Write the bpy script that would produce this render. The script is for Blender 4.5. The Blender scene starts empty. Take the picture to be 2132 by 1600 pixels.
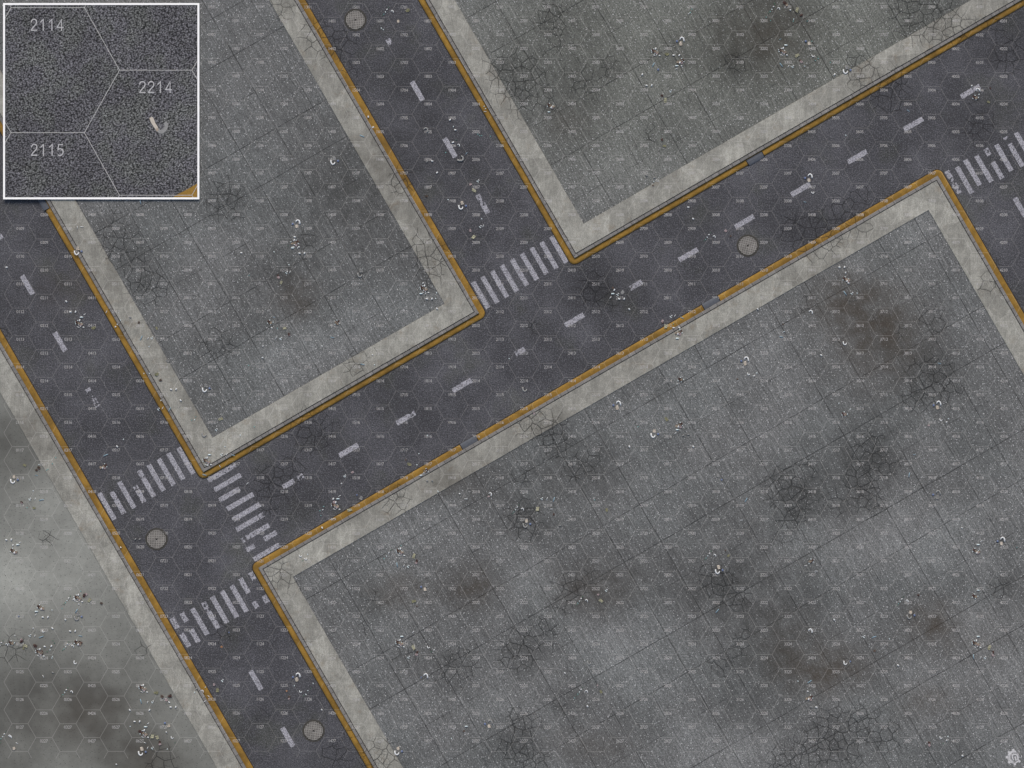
import bpy, bmesh, math, random
import numpy as np
from mathutils import Vector, Matrix

random.seed(7)
rng = np.random.default_rng(7)
SC = bpy.context.scene
COL = SC.collection
K = 60.0                       # plan units per metre
CX, CY = 1066.0, 800.0
C30, S30 = math.cos(math.radians(30)), 0.5

def W(x, y):                   # plan position -> metres on the ground
    return ((x - CX) / K, (CY - y) / K)
def UV(x, y):                  # street-aligned axes: u along the cross street, v along the side streets
    return (x * C30 - y * S30, x * S30 + y * C30)
def XY(u, v):
    return (u * C30 + v * S30, -u * S30 + v * C30)

# ------------------------------------------------------------------ node helper
class NT:
    def __init__(s, name):
        s.m = bpy.data.materials.new(name); s.m.use_nodes = True
        s.t = s.m.node_tree; s.t.nodes.clear()
        s.out = s.t.nodes.new('ShaderNodeOutputMaterial')
        s.b = s.t.nodes.new('ShaderNodeBsdfPrincipled')
        s.t.links.new(s.b.outputs[0], s.out.inputs[0])
        s.b.inputs['Roughness'].default_value = 0.9
        s.b.inputs['Specular IOR Level'].default_value = 0.25
        s._pos = None
    def put(s, sock, v):
        if isinstance(v, bpy.types.NodeSocket): s.t.links.new(v, sock)
        elif isinstance(v, (tuple, list)):
            v = tuple(v)
            if len(sock.default_value) == 4 and len(v) == 3: v = v + (1,)
            sock.default_value = v
        else: sock.default_value = v
    def math(s, op, a, b=None, c=None, clamp=False):
        n = s.t.nodes.new('ShaderNodeMath'); n.operation = op; n.use_clamp = clamp
        s.put(n.inputs[0], a)
        if b is not None: s.put(n.inputs[1], b)
        if c is not None: s.put(n.inputs[2], c)
        return n.outputs[0]
    def pos(s):
        if s._pos is None:
            s._pos = s.t.nodes.new('ShaderNodeTexCoord').outputs['Object']
        return s._pos
    def xyz(s, v):
        n = s.t.nodes.new('ShaderNodeSeparateXYZ'); s.put(n.inputs[0], v); return n.outputs
    def vec(s, x, y, z=0.0):
        n = s.t.nodes.new('ShaderNodeCombineXYZ')
        s.put(n.inputs[0], x); s.put(n.inputs[1], y); s.put(n.inputs[2], z); return n.outputs[0]
    def vmul(s, v, f):
        n = s.t.nodes.new('ShaderNodeVectorMath'); n.operation = 'MULTIPLY'
        s.put(n.inputs[0], v); n.inputs[1].default_value = f; return n.outputs[0]
    def vadd(s, v, w):
        n = s.t.nodes.new('ShaderNodeVectorMath'); n.operation = 'ADD'
        s.put(n.inputs[0], v); s.put(n.inputs[1], w); return n.outputs[0]
    def noise(s, scale, detail=2, rough=0.5, v=None, color=False):
        n = s.t.nodes.new('ShaderNodeTexNoise'); s.put(n.inputs['Vector'], v if v is not None else s.pos())
        n.inputs['Scale'].default_value = scale; n.inputs['Detail'].default_value = detail
        n.inputs['Roughness'].default_value = rough
        return n.outputs['Color'] if color else n.outputs[0]
    def voro(s, scale, feat='F1', v=None, rnd=1.0):
        n = s.t.nodes.new('ShaderNodeTexVoronoi'); n.feature = feat
        n.voronoi_dimensions = '2D'
        s.put(n.inputs['Vector'], v if v is not None else s.pos())
        n.inputs['Scale'].default_value = scale; n.inputs['Randomness'].default_value = rnd
        return n.outputs
    def ramp(s, v, a, b, lo=0.0, hi=1.0, smooth=True):
        n = s.t.nodes.new('ShaderNodeMapRange'); n.interpolation_type = 'SMOOTHSTEP' if smooth else 'LINEAR'
        s.put(n.inputs[0], v)
        for i, q in enumerate((a, b, lo, hi)): s.put(n.inputs[i + 1], q)
        return n.outputs[0]
    def mix(s, f, a, b, mode='MIX'):
        n = s.t.nodes.new('ShaderNodeMix'); n.data_type = 'RGBA'; n.blend_type = mode
        s.put(n.inputs[0], f); s.put(n.inputs[6], a); s.put(n.inputs[7], b); return n.outputs[2]
    def scale(s, c, f):        # colour * grey factor
        n = s.t.nodes.new('ShaderNodeVectorMath'); n.operation = 'SCALE'
        s.put(n.inputs[0], c); s.put(n.inputs['Scale'], f); return n.outputs[0]
    def attr(s, name):
        n = s.t.nodes.new('ShaderNodeAttribute'); n.attribute_name = name; return n.outputs
    def rgb(s, c):
        n = s.t.nodes.new('ShaderNodeSeparateColor'); s.put(n.inputs[0], c); return n.outputs
    def bump(s, h, dist=0.01, strength=0.5):
        n = s.t.nodes.new('ShaderNodeBump'); s.put(n.inputs['Height'], h)
        n.inputs['Distance'].default_value = dist; n.inputs['Strength'].default_value = strength
        s.t.links.new(n.outputs[0], s.b.inputs['Normal'])
    def uvp(s):
        x, y, _ = s.xyz(s.pos())
        u = s.math('ADD', s.math('MULTIPLY', x, C30), s.math('MULTIPLY', y, S30))
        v = s.math('SUBTRACT', s.math('MULTIPLY', x, S30), s.math('MULTIPLY', y, C30))
        return u, v
    def done(s, c):
        s.put(s.b.inputs['Base Color'], c); return s.m

HEXA = 33.29 / K               # side of the painted ground hexes
HEXO = W(42.3, 7.6 + 28.83)    # centre of hex 0101
def hexlines(n, width=0.017):
    a = HEXA; h = math.sqrt(3) * a
    x, y, _ = n.xyz(n.pos())
    x = n.math('SUBTRACT', x, HEXO[0]); y = n.math('SUBTRACT', y, HEXO[1])
    ds = []
    for ox, oy in ((0, 0), (1.5 * a, h / 2)):
        px = n.math('WRAP', n.math('SUBTRACT', x, ox), 1.5 * a, -1.5 * a)
        py = n.math('WRAP', n.math('SUBTRACT', y, oy), h / 2, -h / 2)
        px = n.math('ABSOLUTE', px); py = n.math('ABSOLUTE', py)
        ds.append(n.math('MAXIMUM', py, n.math('ADD', n.math('MULTIPLY', px, C30), n.math('MULTIPLY', py, 0.5))))
    d = n.math('MINIMUM', ds[0], ds[1])
    m = n.math('GREATER_THAN', d, h / 2 - width / 2)
    x0, y0 = W(8.5, 1579); x1, y1 = W(2126, 6.5)
    X, Y, _ = n.xyz(n.pos())
    for s_, lo, hi in ((X, x0, x1), (Y, y0, y1)):
        m = n.math('MULTIPLY', m, n.math('GREATER_THAN', s_, lo))
        m = n.math('MULTIPLY', m, n.math('LESS_THAN', s_, hi))
    return m

def warp(n, amt, sc):
    w = n.noise(sc, 2, 0.5, color=True)
    q = n.t.nodes.new('ShaderNodeVectorMath'); q.operation = 'SUBTRACT'
    n.put(q.inputs[0], w); q.inputs[1].default_value = (.5, .5, .5)
    return n.vadd(n.pos(), n.vmul(q.outputs[0], (amt, amt, 0)))

def cracks(n, mask):
    """crazing: cell edges inside the crack patches, broken up"""
    p = warp(n, 0.16, 2.6)
    d1 = n.voro(2.75, 'DISTANCE_TO_EDGE', p)[0]
    p2 = warp(n, 0.12, 4.5)
    d2 = n.voro(6.3, 'DISTANCE_TO_EDGE', p2)[0]
    brk = n.noise(1.9, 3, 0.6); brk2 = n.noise(3.4, 2, 0.6)
    m1 = n.ramp(n.math('ADD', mask, n.math('MULTIPLY', n.math('SUBTRACT', brk, .5), 1.1)), .30, .52)
    m2 = n.ramp(n.math('ADD', mask, n.math('MULTIPLY', n.math('SUBTRACT', brk2, .5), 1.6)), .55, .85)
    w1 = n.math('ADD', 0.012, n.math('MULTIPLY', mask, 0.028))
    l1 = n.math('MULTIPLY', n.ramp(d1, n.math('MULTIPLY', w1, 0.3), n.math('MULTIPLY', w1, 1.7), 1, 0), m1)
    l2 = n.math('MULTIPLY', n.ramp(d2, 0.012, 0.07, .75, 0), m2)
    return n.math('MAXIMUM', l1, l2)

def dirt(n, sc=1.7, det=4, lo=.5, hi=1.45):
    a = n.rgb(n.attr('marks')[0]); b = n.rgb(n.attr('tints')[0])
    stain, brown, crk = a[0], a[1], a[2]; light, green = b[0], b[1]
    br = n.noise(sc, det, 0.58)
    f = n.ramp(br, .25, .75, lo, hi)
    return (n.math('MULTIPLY', stain, f, clamp=True), n.math('MULTIPLY', brown, f, clamp=True), crk, light, green)

def finish_ground(n, c, stain, brown, crk, hexa=.32, dark=(.028, .028, .026), hcol=(.62, .60, .56), smax=.74):
    stain = n.math('MAXIMUM', stain, n.math('MULTIPLY', n.ramp(crk, .25, 1.0), n.ramp(n.noise(2.6, 3, .6), .3, .7, .05, .34)))
    c = n.mix(n.math('MULTIPLY', stain, smax), c, n.mix(.22, dark, c))
    c = n.mix(n.math('MULTIPLY', brown, .80), c, (.052, .039, .026))
    cr = cracks(n, crk)
    c = n.mix(n.math('MULTIPLY', cr, .74), c, (.010, .010, .010))
    hx = hexlines(n)
    c = n.mix(n.math('MULTIPLY', hx, hexa), c, hcol)
    return c, cr

def m_asphalt():
    n = NT('asphalt')
    st, br, ck, li, gr = dirt(n)
    g1 = n.noise(52, 2, .7); g2 = n.noise(24, 2, .6); big = n.noise(.9, 3, .6); gpat = n.noise(.55, 3, .6)
    f = n.math('MULTIPLY', n.ramp(g1, .28, .72, .18, 2.0, False), n.ramp(g2, .3, .7, .48, 1.58, False))
    f = n.math('MULTIPLY', f, n.ramp(big, .3, .7, .88, 1.13))
    f = n.math('MULTIPLY', f, n.ramp(n.noise(.42, 2, .5), .32, .68, .84, 1.17))
    base = n.mix(n.ramp(gpat, .5, .72), (.0632, .0630, .0680), (.0612, .0626, .0592))
    c = n.scale(base, f)
    # pale grit
    v = n.voro(17)
    dot = n.math('MULTIPLY', n.math('LESS_THAN', v[0], .22), n.math('GREATER_THAN', n.rgb(v[1])[0], .62))
    c = n.mix(n.math('MULTIPLY', dot, .42), c, (.27, .27, .285))
    c, cr = finish_ground(n, c, st, br, ck, .125, dark=(.020, .020, .020), smax=.66)
    n.bump(n.math('SUBTRACT', g2, n.math('MULTIPLY', cr, 1.2)), .012, .55)
    return n.done(c)

def lotbase(n, base, joints=True):
    st, br, ck, li, gr = dirt(n)
    u, v = n.uvp()
    g1 = n.noise(46, 2, .7); g2 = n.noise(20, 2, .6); big = n.noise(.30, 4, .6)
    sv = n.vec(n.math('MULTIPLY', u, 34), n.math('MULTIPLY', v, 1.9))
    strk = n.noise(1.0, 3, .6, sv)
    f = n.math('MULTIPLY', n.ramp(g1, .28, .72, .36, 1.66, False), n.ramp(g2, .3, .7, .68, 1.34, False))
    f = n.math('MULTIPLY', f, n.ramp(big, .3, .7, .80, 1.19))
    f = n.math('MULTIPLY', f, n.ramp(strk, .3, .72, .80, 1.27))
    s3 = n.noise(1.0, 2, .6, n.vec(n.math('MULTIPLY', u, 11), n.math('MULTIPLY', v, .5)))
    f = n.math('MULTIPLY', f, n.ramp(s3, .3, .7, .90, 1.10))
    f = n.math('MULTIPLY', f, n.math('ADD', 1.0, n.math('MULTIPLY', li, .9)))
    cool = n.ramp(n.noise(.26, 2, .5), .42, .66)
    base = n.mix(gr, n.mix(cool, base, (base[0] * .99, base[1] * 1.012, base[2] * 1.012)), (base[0] * 1.08, base[1] * 1.10, base[2] * .99))
    c = n.scale(base, f)
    st2 = n.math('MULTIPLY', n.ramp(strk, .66, .80), .16)
    c = n.mix(st2, c, (.42, .42, .42))
    return c, st, br, ck, u, v, g2

def m_lot():
    n = NT('slab_concrete')
    c, st, br, ck, u, v, g2 = lotbase(n, (.1265, .1285, .1245))
    # pale flecks in the concrete
    for sc, r, p in ((3.1, .050, .22), (5.3, .062, .62), (8.0, .09, .72)):
        vo = n.voro(sc)
        dot = n.math('MULTIPLY', n.ramp(vo[0], r * .6, r * 1.2, 1, 0), n.math('GREATER_THAN', n.rgb(vo[1])[0], p))
        c = n.mix(n.math('MULTIPLY', dot, .85), c, (.62, .62, .61))
    # slab joints, 88 units apart along both street axes; every third one is weaker and broken
    wob = n.math('MULTIPLY', n.math('SUBTRACT', n.noise(.8, 2), .5), .035)
    jt = None; lt = None
    for t, off, step in ((u, (628 - 523.185) / K, 88 / K), (v, (1400 - 1225.82) / K, 88 / K)):
        q = n.math('DIVIDE', n.math('SUBTRACT', n.math('ADD', t, wob), off), step)
        k = n.math('ROUND', q)
        d = n.math('MULTIPLY', n.math('ABSOLUTE', n.math('SUBTRACT', q, k)), step)
        k3 = n.math('WRAP', k, 3, 0)
        weak = n.math('COMPARE', k3, 1.0, .1)
        brk = n.ramp(n.noise(.9, 2), .40, .56)
        amp = n.math('SUBTRACT', n.ramp(n.noise(1.4, 3, .65), .32, .66, .42, .86), n.math('MULTIPLY', weak, n.math('SUBTRACT', .52, n.math('MULTIPLY', brk, .30))))
        line = n.math('MULTIPLY', n.ramp(d, .007, .017, 1, 0), amp, clamp=True) if False else n.math('MAXIMUM', n.math('MULTIPLY', n.ramp(d, .007, .017, 1, 0), amp), 0.0)
        jt = line if jt is None else n.math('MAXIMUM', jt, line)
        # worn pale edge beside the joint
        d2 = n.math('ABSOLUTE', n.math('SUBTRACT', n.math('MULTIPLY', n.math('SUBTRACT', q, k), step), .06))
        l2 = n.math('MULTIPLY', n.ramp(d2, .004, .020, 1, 0), n.ramp(n.noise(4, 3, .7), .45, .62))
        lt = l2 if lt is None else lt
    c = n.mix(n.math('MULTIPLY', lt, .26), c, (.36, .36, .36))
    c = n.mix(jt, c, (.016, .016, .016))
    c, cr = finish_ground(n, c, st, br, ck, .17)
    n.bump(n.math('SUBTRACT', g2, n.math('ADD', n.math('MULTIPLY', jt, 1.0), n.math('MULTIPLY', cr, 1.2))), .012, .5)
    return n.done(c)

def m_plain_lot():
    n = NT('worn_cement')
    st, br, ck, li, gr = dirt(n, .9, 2, .72, 1.28)
    big = n.noise(.35, 4, .55); g1 = n.noise(50, 2, .6); md = n.noise(4, 4, .6)
    f = n.math('MULTIPLY', n.ramp(big, .3, .7, .84, 1.12), n.ramp(g1, .3, .7, .86, 1.14, False))
    f = n.math('MULTIPLY', f, n.ramp(md, .3, .7, .93, 1.07))
    f = n.math('MULTIPLY', f, n.math('ADD', 1.0, n.math('MULTIPLY', li, .45)))
    c = n.scale((.212, .215, .192), f)
    u, v = n.uvp()
    for sc, r, p, sq in ((5.5, .060, .40, .55), (9.5, .085, .45, .6)):
        pv = n.vmul(warp(n, .06, 9), (sq, 1.0, 1))
        vo = n.voro(sc, 'F1', pv)
        d = n.math('MULTIPLY', n.ramp(vo[0], r * .6, r * 1.3, 1, 0), n.math('GREATER_THAN', n.rgb(vo[1])[0], p))
        c = n.mix(n.math('MULTIPLY', d, .75), c, (.035, .035, .033))
    c, cr = finish_ground(n, c, st, br, ck, .19, dark=(.055, .053, .047), smax=1.0)
    n.bump(n.math('SUBTRACT', md, cr), .01, .35)
    return n.done(c)

def m_pavement():
    n = NT('pavement_concrete')
    st, br, ck, li, gr = dirt(n)
    x, y, _ = n.xyz(n.pos())
    vv = n.vec(n.math('MULTIPLY', x, 2.2), n.math('MULTIPLY', y, .8))
    m1 = n.noise(1.0, 5, .62, vv)
    vb = n.voro(1.25, 'F1', warp(n, .25, 3))
    v2 = n.vec(n.math('MULTIPLY', x, 26), n.math('MULTIPLY', y, 2.5)); s1 = n.noise(1.0, 3, .6, v2)
    g1 = n.noise(40, 2, .6); rust = n.noise(2.3, 4, .7)
    f = n.math('MULTIPLY', n.ramp(m1, .3, .72, .82, 1.16), n.ramp(s1, .3, .7, .90, 1.10))
    f = n.math('MULTIPLY', f, n.ramp(g1, .3, .7, .74, 1.24, False))
    f = n.math('MULTIPLY', f, n.ramp(n.noise(5, 4, .7), .3, .7, .87, 1.12))
    f = n.math('MULTIPLY', f, n.ramp(n.rgb(vb[1])[0], 0, 1, .84, 1.10, False))
    c = n.scale((.300, .294, .256), f)
    c = n.mix(n.ramp(rust, .54, .74, 0, .38), c, (.19, .140, .085))
    c, cr = finish_ground(n, c, st, br, ck, .22, dark=(.09, .083, .07))
    n.bump(n.math('SUBTRACT', g1, n.math('MULTIPLY', cr, 2)), .008, .35)
    return n.done(c)

def m_kerbstone():
    n = NT('kerb_stone')
    al = n.attr('along')[2]
    g = n.noise(30, 3, .6); md = n.noise(3, 3, .6)
    q = n.math('DIVIDE', n.math('ADD', al, n.math('MULTIPLY', n.math('SUBTRACT', n.noise(.7, 1), .5), .25)), .295)
    fr = n.math('FRACT', q)
    line = n.math('LESS_THAN', fr, .07)
    idn = n.t.nodes.new('ShaderNodeTexWhiteNoise'); idn.noise_dimensions = '1D'
    n.put(idn.inputs['W'], n.math('FLOOR', q))
    f = n.math('MULTIPLY', n.ramp(g, .3, .7, .8, 1.2, False), n.ramp(idn.outputs[0], 0, 1, .84, 1.12, False))
    c = n.scale(n.mix(md, (.205, .188, .170), (.19, .19, .18)), f)
    c = n.mix(n.math('MULTIPLY', line, .75), c, (.05, .047, .042))
    c = n.mix(n.math('MULTIPLY', hexlines(n), .28), c, (.62, .6, .56))
    n.bump(n.math('SUBTRACT', g, line), .006, .4)
    return n.done(c)

def m_yellow():
    n = NT('yellow_kerb_paint')
    st, br, ck, li, gr = dirt(n)
    g = n.noise(38, 3, .65); md = n.noise(1.6, 4, .65); al = n.attr('along')[2]
    f = n.math('MULTIPLY', n.ramp(g, .3, .7, .78, 1.22, False), n.ramp(md, .3, .7, .66, 1.2))
    c = n.scale((.262, .150, .026), f)
    c = n.mix(n.ramp(n.noise(9, 4, .7), .63, .74, 0, .5), c, (.10, .06, .03))
    c = n.mix(n.math('MULTIPLY', st, .35), c, (.10, .06, .02))
    cr = cracks(n, ck)
    c = n.mix(n.math('MULTIPLY', cr, .75), c, (.02, .014, .008))
    c = n.mix(n.math('MULTIPLY', hexlines(n), .30), c, (.50, .40, .25))
    n.b.inputs['Roughness'].default_value = .75
    n.bump(n.math('SUBTRACT', g, n.math('MULTIPLY', cr, 2)), .006, .4)
    return n.done(c)

def m_paint(hexa=True):
    n = NT('worn_road_paint')
    g1 = n.noise(40, 2, .7); g2 = n.noise(20, 2, .7); wear = n.noise(4.5, 4, .7)
    t = n.ramp(n.math('ADD', n.math('MULTIPLY', g1, .62), n.math('MULTIPLY', g2, .42)), .42, .60)
    t = n.math('MULTIPLY', t, n.ramp(wear, .28, .50, .40, 1.0))
    c = n.mix(t, (.115, .113, .122), (.43, .425, .455))
    c = n.mix(n.math('MULTIPLY', hexlines(n), .22), c, (.72, .70, .68))
    return n.done(c)

def m_simple(name, col, rough=.7, var=.25, sc=30, metal=0.0):
    n = NT(name)
    g = n.noise(sc, 3, .6)
    n.b.inputs['Roughness'].default_value = rough; n.b.inputs['Metallic'].default_value = metal
    return n.done(n.scale(col, n.ramp(g, .25, .75, 1 - var, 1 + var, False)))

def m_film(name, col, alpha):
    """thin worn layer of pale paint, the ground shows through it"""
    n = NT(name); n.put(n.b.inputs['Base Color'], col)
    tr = n.t.nodes.new('ShaderNodeBsdfTransparent'); mx = n.t.nodes.new('ShaderNodeMixShader')
    n.put(mx.inputs[0], n.ramp(n.noise(26, 2, .7), .3, .6, alpha * .72, alpha))
    n.t.links.new(tr.outputs[0], mx.inputs[1]); n.t.links.new(n.b.outputs[0], mx.inputs[2])
    n.t.links.new(mx.outputs[0], n.out.inputs[0])
    return n.m

def m_closeup():
    n = NT('printed_asphalt_closeup')
    x, y, _ = n.xyz(n.pos())
    r = n.vec(n.math('ADD', n.math('MULTIPLY', x, .92), n.math('MULTIPLY', y, .3)),
              n.math('ADD', n.math('MULTIPLY', x, -.42), n.math('MULTIPLY', y, 1.2)))
    vo = n.voro(14.5, 'F1', r); g = n.noise(32, 2, .7); g2 = n.noise(11, 2, .6); big = n.noise(.5, 3, .6); pat = n.noise(1.1, 3, .6)
    f = n.math('MULTIPLY', n.ramp(vo[0], .15, .75, 1.75, .28), n.ramp(g, .28, .72, .2, 2.0, False))
    f = n.math('MULTIPLY', f, n.ramp(g2, .32, .7, .55, 1.5, False))
    f = n.math('MULTIPLY', f, n.ramp(big, .3, .7, .84, 1.18))
    c = n.scale(n.mix(n.ramp(pat, .42, .65), (.072, .071, .076), (.071, .073, .070)), f)
    c = n.mix(n.math('MULTIPLY', n.ramp(n.math('MULTIPLY', vo[0], 1.0), .0, .18, 1, 0), n.ramp(g, .5, .68, 0, .75)), c, (.50, .50, .52))
    return n.done(c)

M = dict(asphalt=m_asphalt(), lot=m_lot(), plain=m_plain_lot(), pave=m_pavement(), stone=m_kerbstone(), yellow=m_yellow(),
         paint=m_paint(), number=m_film('pale_number_paint', (.68, .66, .63), .58), logo=m_film('pale_emblem_paint', (.66, .65, .65), .88),
         iron=m_simple('cast_iron', (.225, .213, .192), .6, .34, 7), irondark=m_simple('iron_groove', (.062, .059, .051), .8, .3, 30),
         pit=m_simple('iron_pits', (.055, .052, .045), .8, .3, 30), hole=m_simple('pick_hole', (.010, .008, .007), .9, .1),
         steel=m_simple('blue_grey_steel', (.088, .096, .110), .6, .16, 14), outline=m_simple('dark_outline', (.030, .027, .024), .9, .4, 12), gap=m_simple('drain_gap', (.014, .013, .012), .9, .2),
         closeup=m_closeup(), white=m_simple('white_frame', (.93, .92, .89), .6, .02, 5), line=m_film('printed_line', (.70, .69, .66), .66),
         digits=m_film('printed_digits', (.66, .65, .65), .74), board=m_simple('board_core', (.30, .30, .30), .8, .1),
         yprint=m_simple('printed_yellow', (.27, .155, .03), .8, .25, 20))
LM = dict(white=m_simple('white_paper', (.66, .67, .66), .7, .12, 25), pale=m_simple('pale_plastic', (.62, .70, .70), .45, .12, 25),
          tan=m_simple('tan_card', (.33, .275, .215), .85, .35, 22), cream=m_simple('cream_paper', (.50, .45, .38), .8, .22, 22),
          maroon=m_simple('dark_red_card', (.080, .048, .041), .85, .5, 18), brown=m_simple('brown_card', (.105, .078, .062), .85, .45, 20),
          pink=m_simple('pinkish_paper', (.38, .31, .31), .8, .3, 20), blue=m_simple('blue_foil', (.15, .19, .31), .35, .35, 20),
          sky=m_simple('light_blue_plastic', (.25, .36, .42), .4, .25, 20), teal=m_simple('teal_plastic', (.16, .36, .34), .5, .35, 20),
          green=m_simple('green_plastic', (.045, .13, .075), .5, .35, 20), yellow=m_simple('pale_yellow_wrapper', (.37, .36, .255), .6, .3, 16),
          olive=m_simple('faded_olive_wrapper', (.22, .215, .13), .8, .3, 16), grey=m_simple('dusty_grey_paper', (.26, .26, .25), .85, .25, 22),
          orange=m_simple('orange_scrap', (.42, .24, .13), .8, .3, 20))

# ------------------------------------------------------------------ marks on the ground (stains, cracks), in plan units
STAIN = [  # x, y, rx, ry, strength
 (745,400,140,125,.60),(1560,1300,150,110,.22),(1300,1010,140,80,.16),(1790,700,120,90,.25),(1380,1220,200,70,.22),(1540,1340,110,110,.28),(1720,1000,140,140,.28),(0,940,90,70,.22),(160,1490,150,80,.45),(300,1560,120,60,.35),(20,1500,90,110,.35),(60,880,80,60,.35),(1330,790,130,50,.2),(1150,950,130,90,.25),(620,590,130,60,.25),
 (800,335,75,65,.62),(720,410,90,50,.42),(610,505,50,70,.55),(640,430,70,60,.38),(650,610,60,45,.35),(470,420,55,42,.6),(470,728,55,36,.45),
 (300,590,55,60,.42),(240,520,60,60,.30),(760,480,60,60,.22),(880,600,40,30,.3),(560,680,60,40,.2),(440,820,60,40,.25),
 (1080,165,65,80,.48),(1145,45,45,45,.45),(1530,130,38,34,.95),(1620,90,75,75,.55),(1470,70,70,45,.35),(1200,200,70,60,.32),(1148,205,36,32,.55),
 (1400,118,60,34,.45),(1262,140,40,34,.5),(1950,30,100,45,.45),(1555,45,70,45,.45),(1180,110,80,60,.2),(1380,290,60,40,.3),(1350,180,60,60,.2),
 (1660,30,60,50,.4),(1440,220,60,40,.25),(1150,260,50,40,.3),
 (870,190,45,60,.55),(790,165,50,40,.3),(890,280,50,60,.35),(1260,610,85,45,.75),(1330,590,60,30,.35),(790,795,70,45,.5),(845,865,55,36,.4),
 (70,600,80,42,.5),(255,955,55,38,.5),(565,1010,60,70,.5),(1455,475,45,42,.5),(1690,475,90,42,.45),(2080,85,70,60,.55),(2035,240,50,60,.5),
 (1850,190,70,36,.4),(590,1560,70,42,.4),(690,1580,60,30,.45),(545,1490,40,45,.4),(940,330,60,60,.3),(700,110,45,60,.5),(650,905,70,50,.35),
 (740,1060,60,40,.3),(700,1010,60,40,.2),(1110,690,50,40,.35),(1420,690,50,30,.3),(460,1310,70,60,.25),(20,690,40,40,.35),(960,420,60,40,.25),
 (1740,615,75,48,.30),(1830,690,75,75,.32),(1940,785,70,55,.85),(1645,1030,55,62,.85),(1800,1000,62,100,.7),(1505,1215,55,42,.9),(1545,1275,85,75,.55),
 (1090,1358,62,42,.6),(1215,1232,85,52,.65),(1290,1195,60,34,.55),(980,1222,46,38,.45),(1075,1545,62,56,.6),(1185,1465,40,30,.4),(1755,1535,120,62,.55),
 (1705,1392,80,40,.45),(1610,1330,60,75,.7),(2085,1225,60,40,.5),(1145,905,62,46,.62),(1225,968,60,42,.6),(1105,1078,62,62,.6),(1385,820,55,26,.5),
 (1310,745,75,34,.38),(1560,1110,50,60,.35),(1200,1560,60,40,.45),(1540,1485,50,50,.5),(1670,1200,60,60,.35),(1930,660,45,55,.35),(1860,900,90,60,.35),
 (1470,1060,60,40,.3),(1360,930,70,50,.25),(1980,1000,60,60,.2),(1430,1180,60,40,.3),(840,1390,70,50,.25),(960,1390,60,40,.3),(780,1245,40,30,.3),
 (2110,1330,60,60,.2),(1880,1470,60,40,.25),(1330,1500,60,40,.25),(1600,1150,60,60,.35),(1090,990,40,30,.4),(1780,850,60,50,.3),(1900,1180,70,40,.2),
 (-8,940,62,60,.66),(185,1478,95,62,.85),(85,1440,90,50,.45),(300,1582,75,46,.85),(25,1455,60,50,.45),(90,1355,50,36,.40),(55,965,70,60,.35),(150,1280,60,50,.25),
 (240,1420,70,60,.3),(40,1560,80,50,.3),(150,1380,80,60,.3),(400,1600,80,40,.25),
 (930,1005,70,36,.5),(990,975,50,30,.35),(810,370,30,40,.45),(895,530,36,50,.45),(720,1060,40,30,.25),(1790,160,50,40,.3),(1740,440,70,40,.35),
 (575,1190,40,40,.3),(160,480,30,60,.3),(330,745,30,60,.35),(400,880,36,50,.4),(620,20,40,40,.3),(1060,160,20,30,.35),(2055,590,30,40,.4),(820,1590,50,30,.35)]
BROWN = [(1745,620,70,46,.42),(1830,700,75,75,.60),(1800,640,80,60,.25),(1710,1395,75,40,.70),(1940,1290,38,34,.62),(1930,1458,58,26,.42),(980,1222,44,36,.55),
 (830,1232,50,34,.45),(620,622,38,34,.48),(1225,1225,70,40,.32),(1640,1330,60,50,.30),(1240,1555,70,30,.25),(1560,70,80,50,.22),(1620,80,60,60,.22),(1180,255,36,30,.28),
 (925,1000,60,30,.30),(185,1490,80,50,.35),(300,1585,60,40,.3),(2040,1330,60,40,.15),(140,600,60,40,.25),(1930,1330,60,40,.2)]
LIGHT = [(60,1230,110,60,.58),(30,1180,90,60,.55),(150,1080,90,90,.50),(200,1200,80,60,.35),(330,1480,80,60,.2),(1555,755,110,70,.30),(1480,900,90,70,.18),(1850,1095,140,60,.34),(1290,1380,120,60,.26),(1450,1560,150,60,.30),
 (1240,1190,60,30,.15),(940,820+300,120,60,.16),(620,700,120,60,.16),(2010,1400,130,100,.26),(1890,560,120,80,.18),(1120,1215,70,60,.22),(1700,1130,90,40,.22),(1990,850,70,80,.15),
 (1320,400,180,70,.12),(1060,1400,60,120,.1),(300,420,100,60,.1),(880,450,60,80,.18),(1940,1160,120,50,.22),(2060,40,50,30,.2)]
GREEN = [(1500,100,420,200,.9),(1750,80,250,120,.8),(1200,60,200,140,.6),(1300,300,220,160,.4)]
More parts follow.
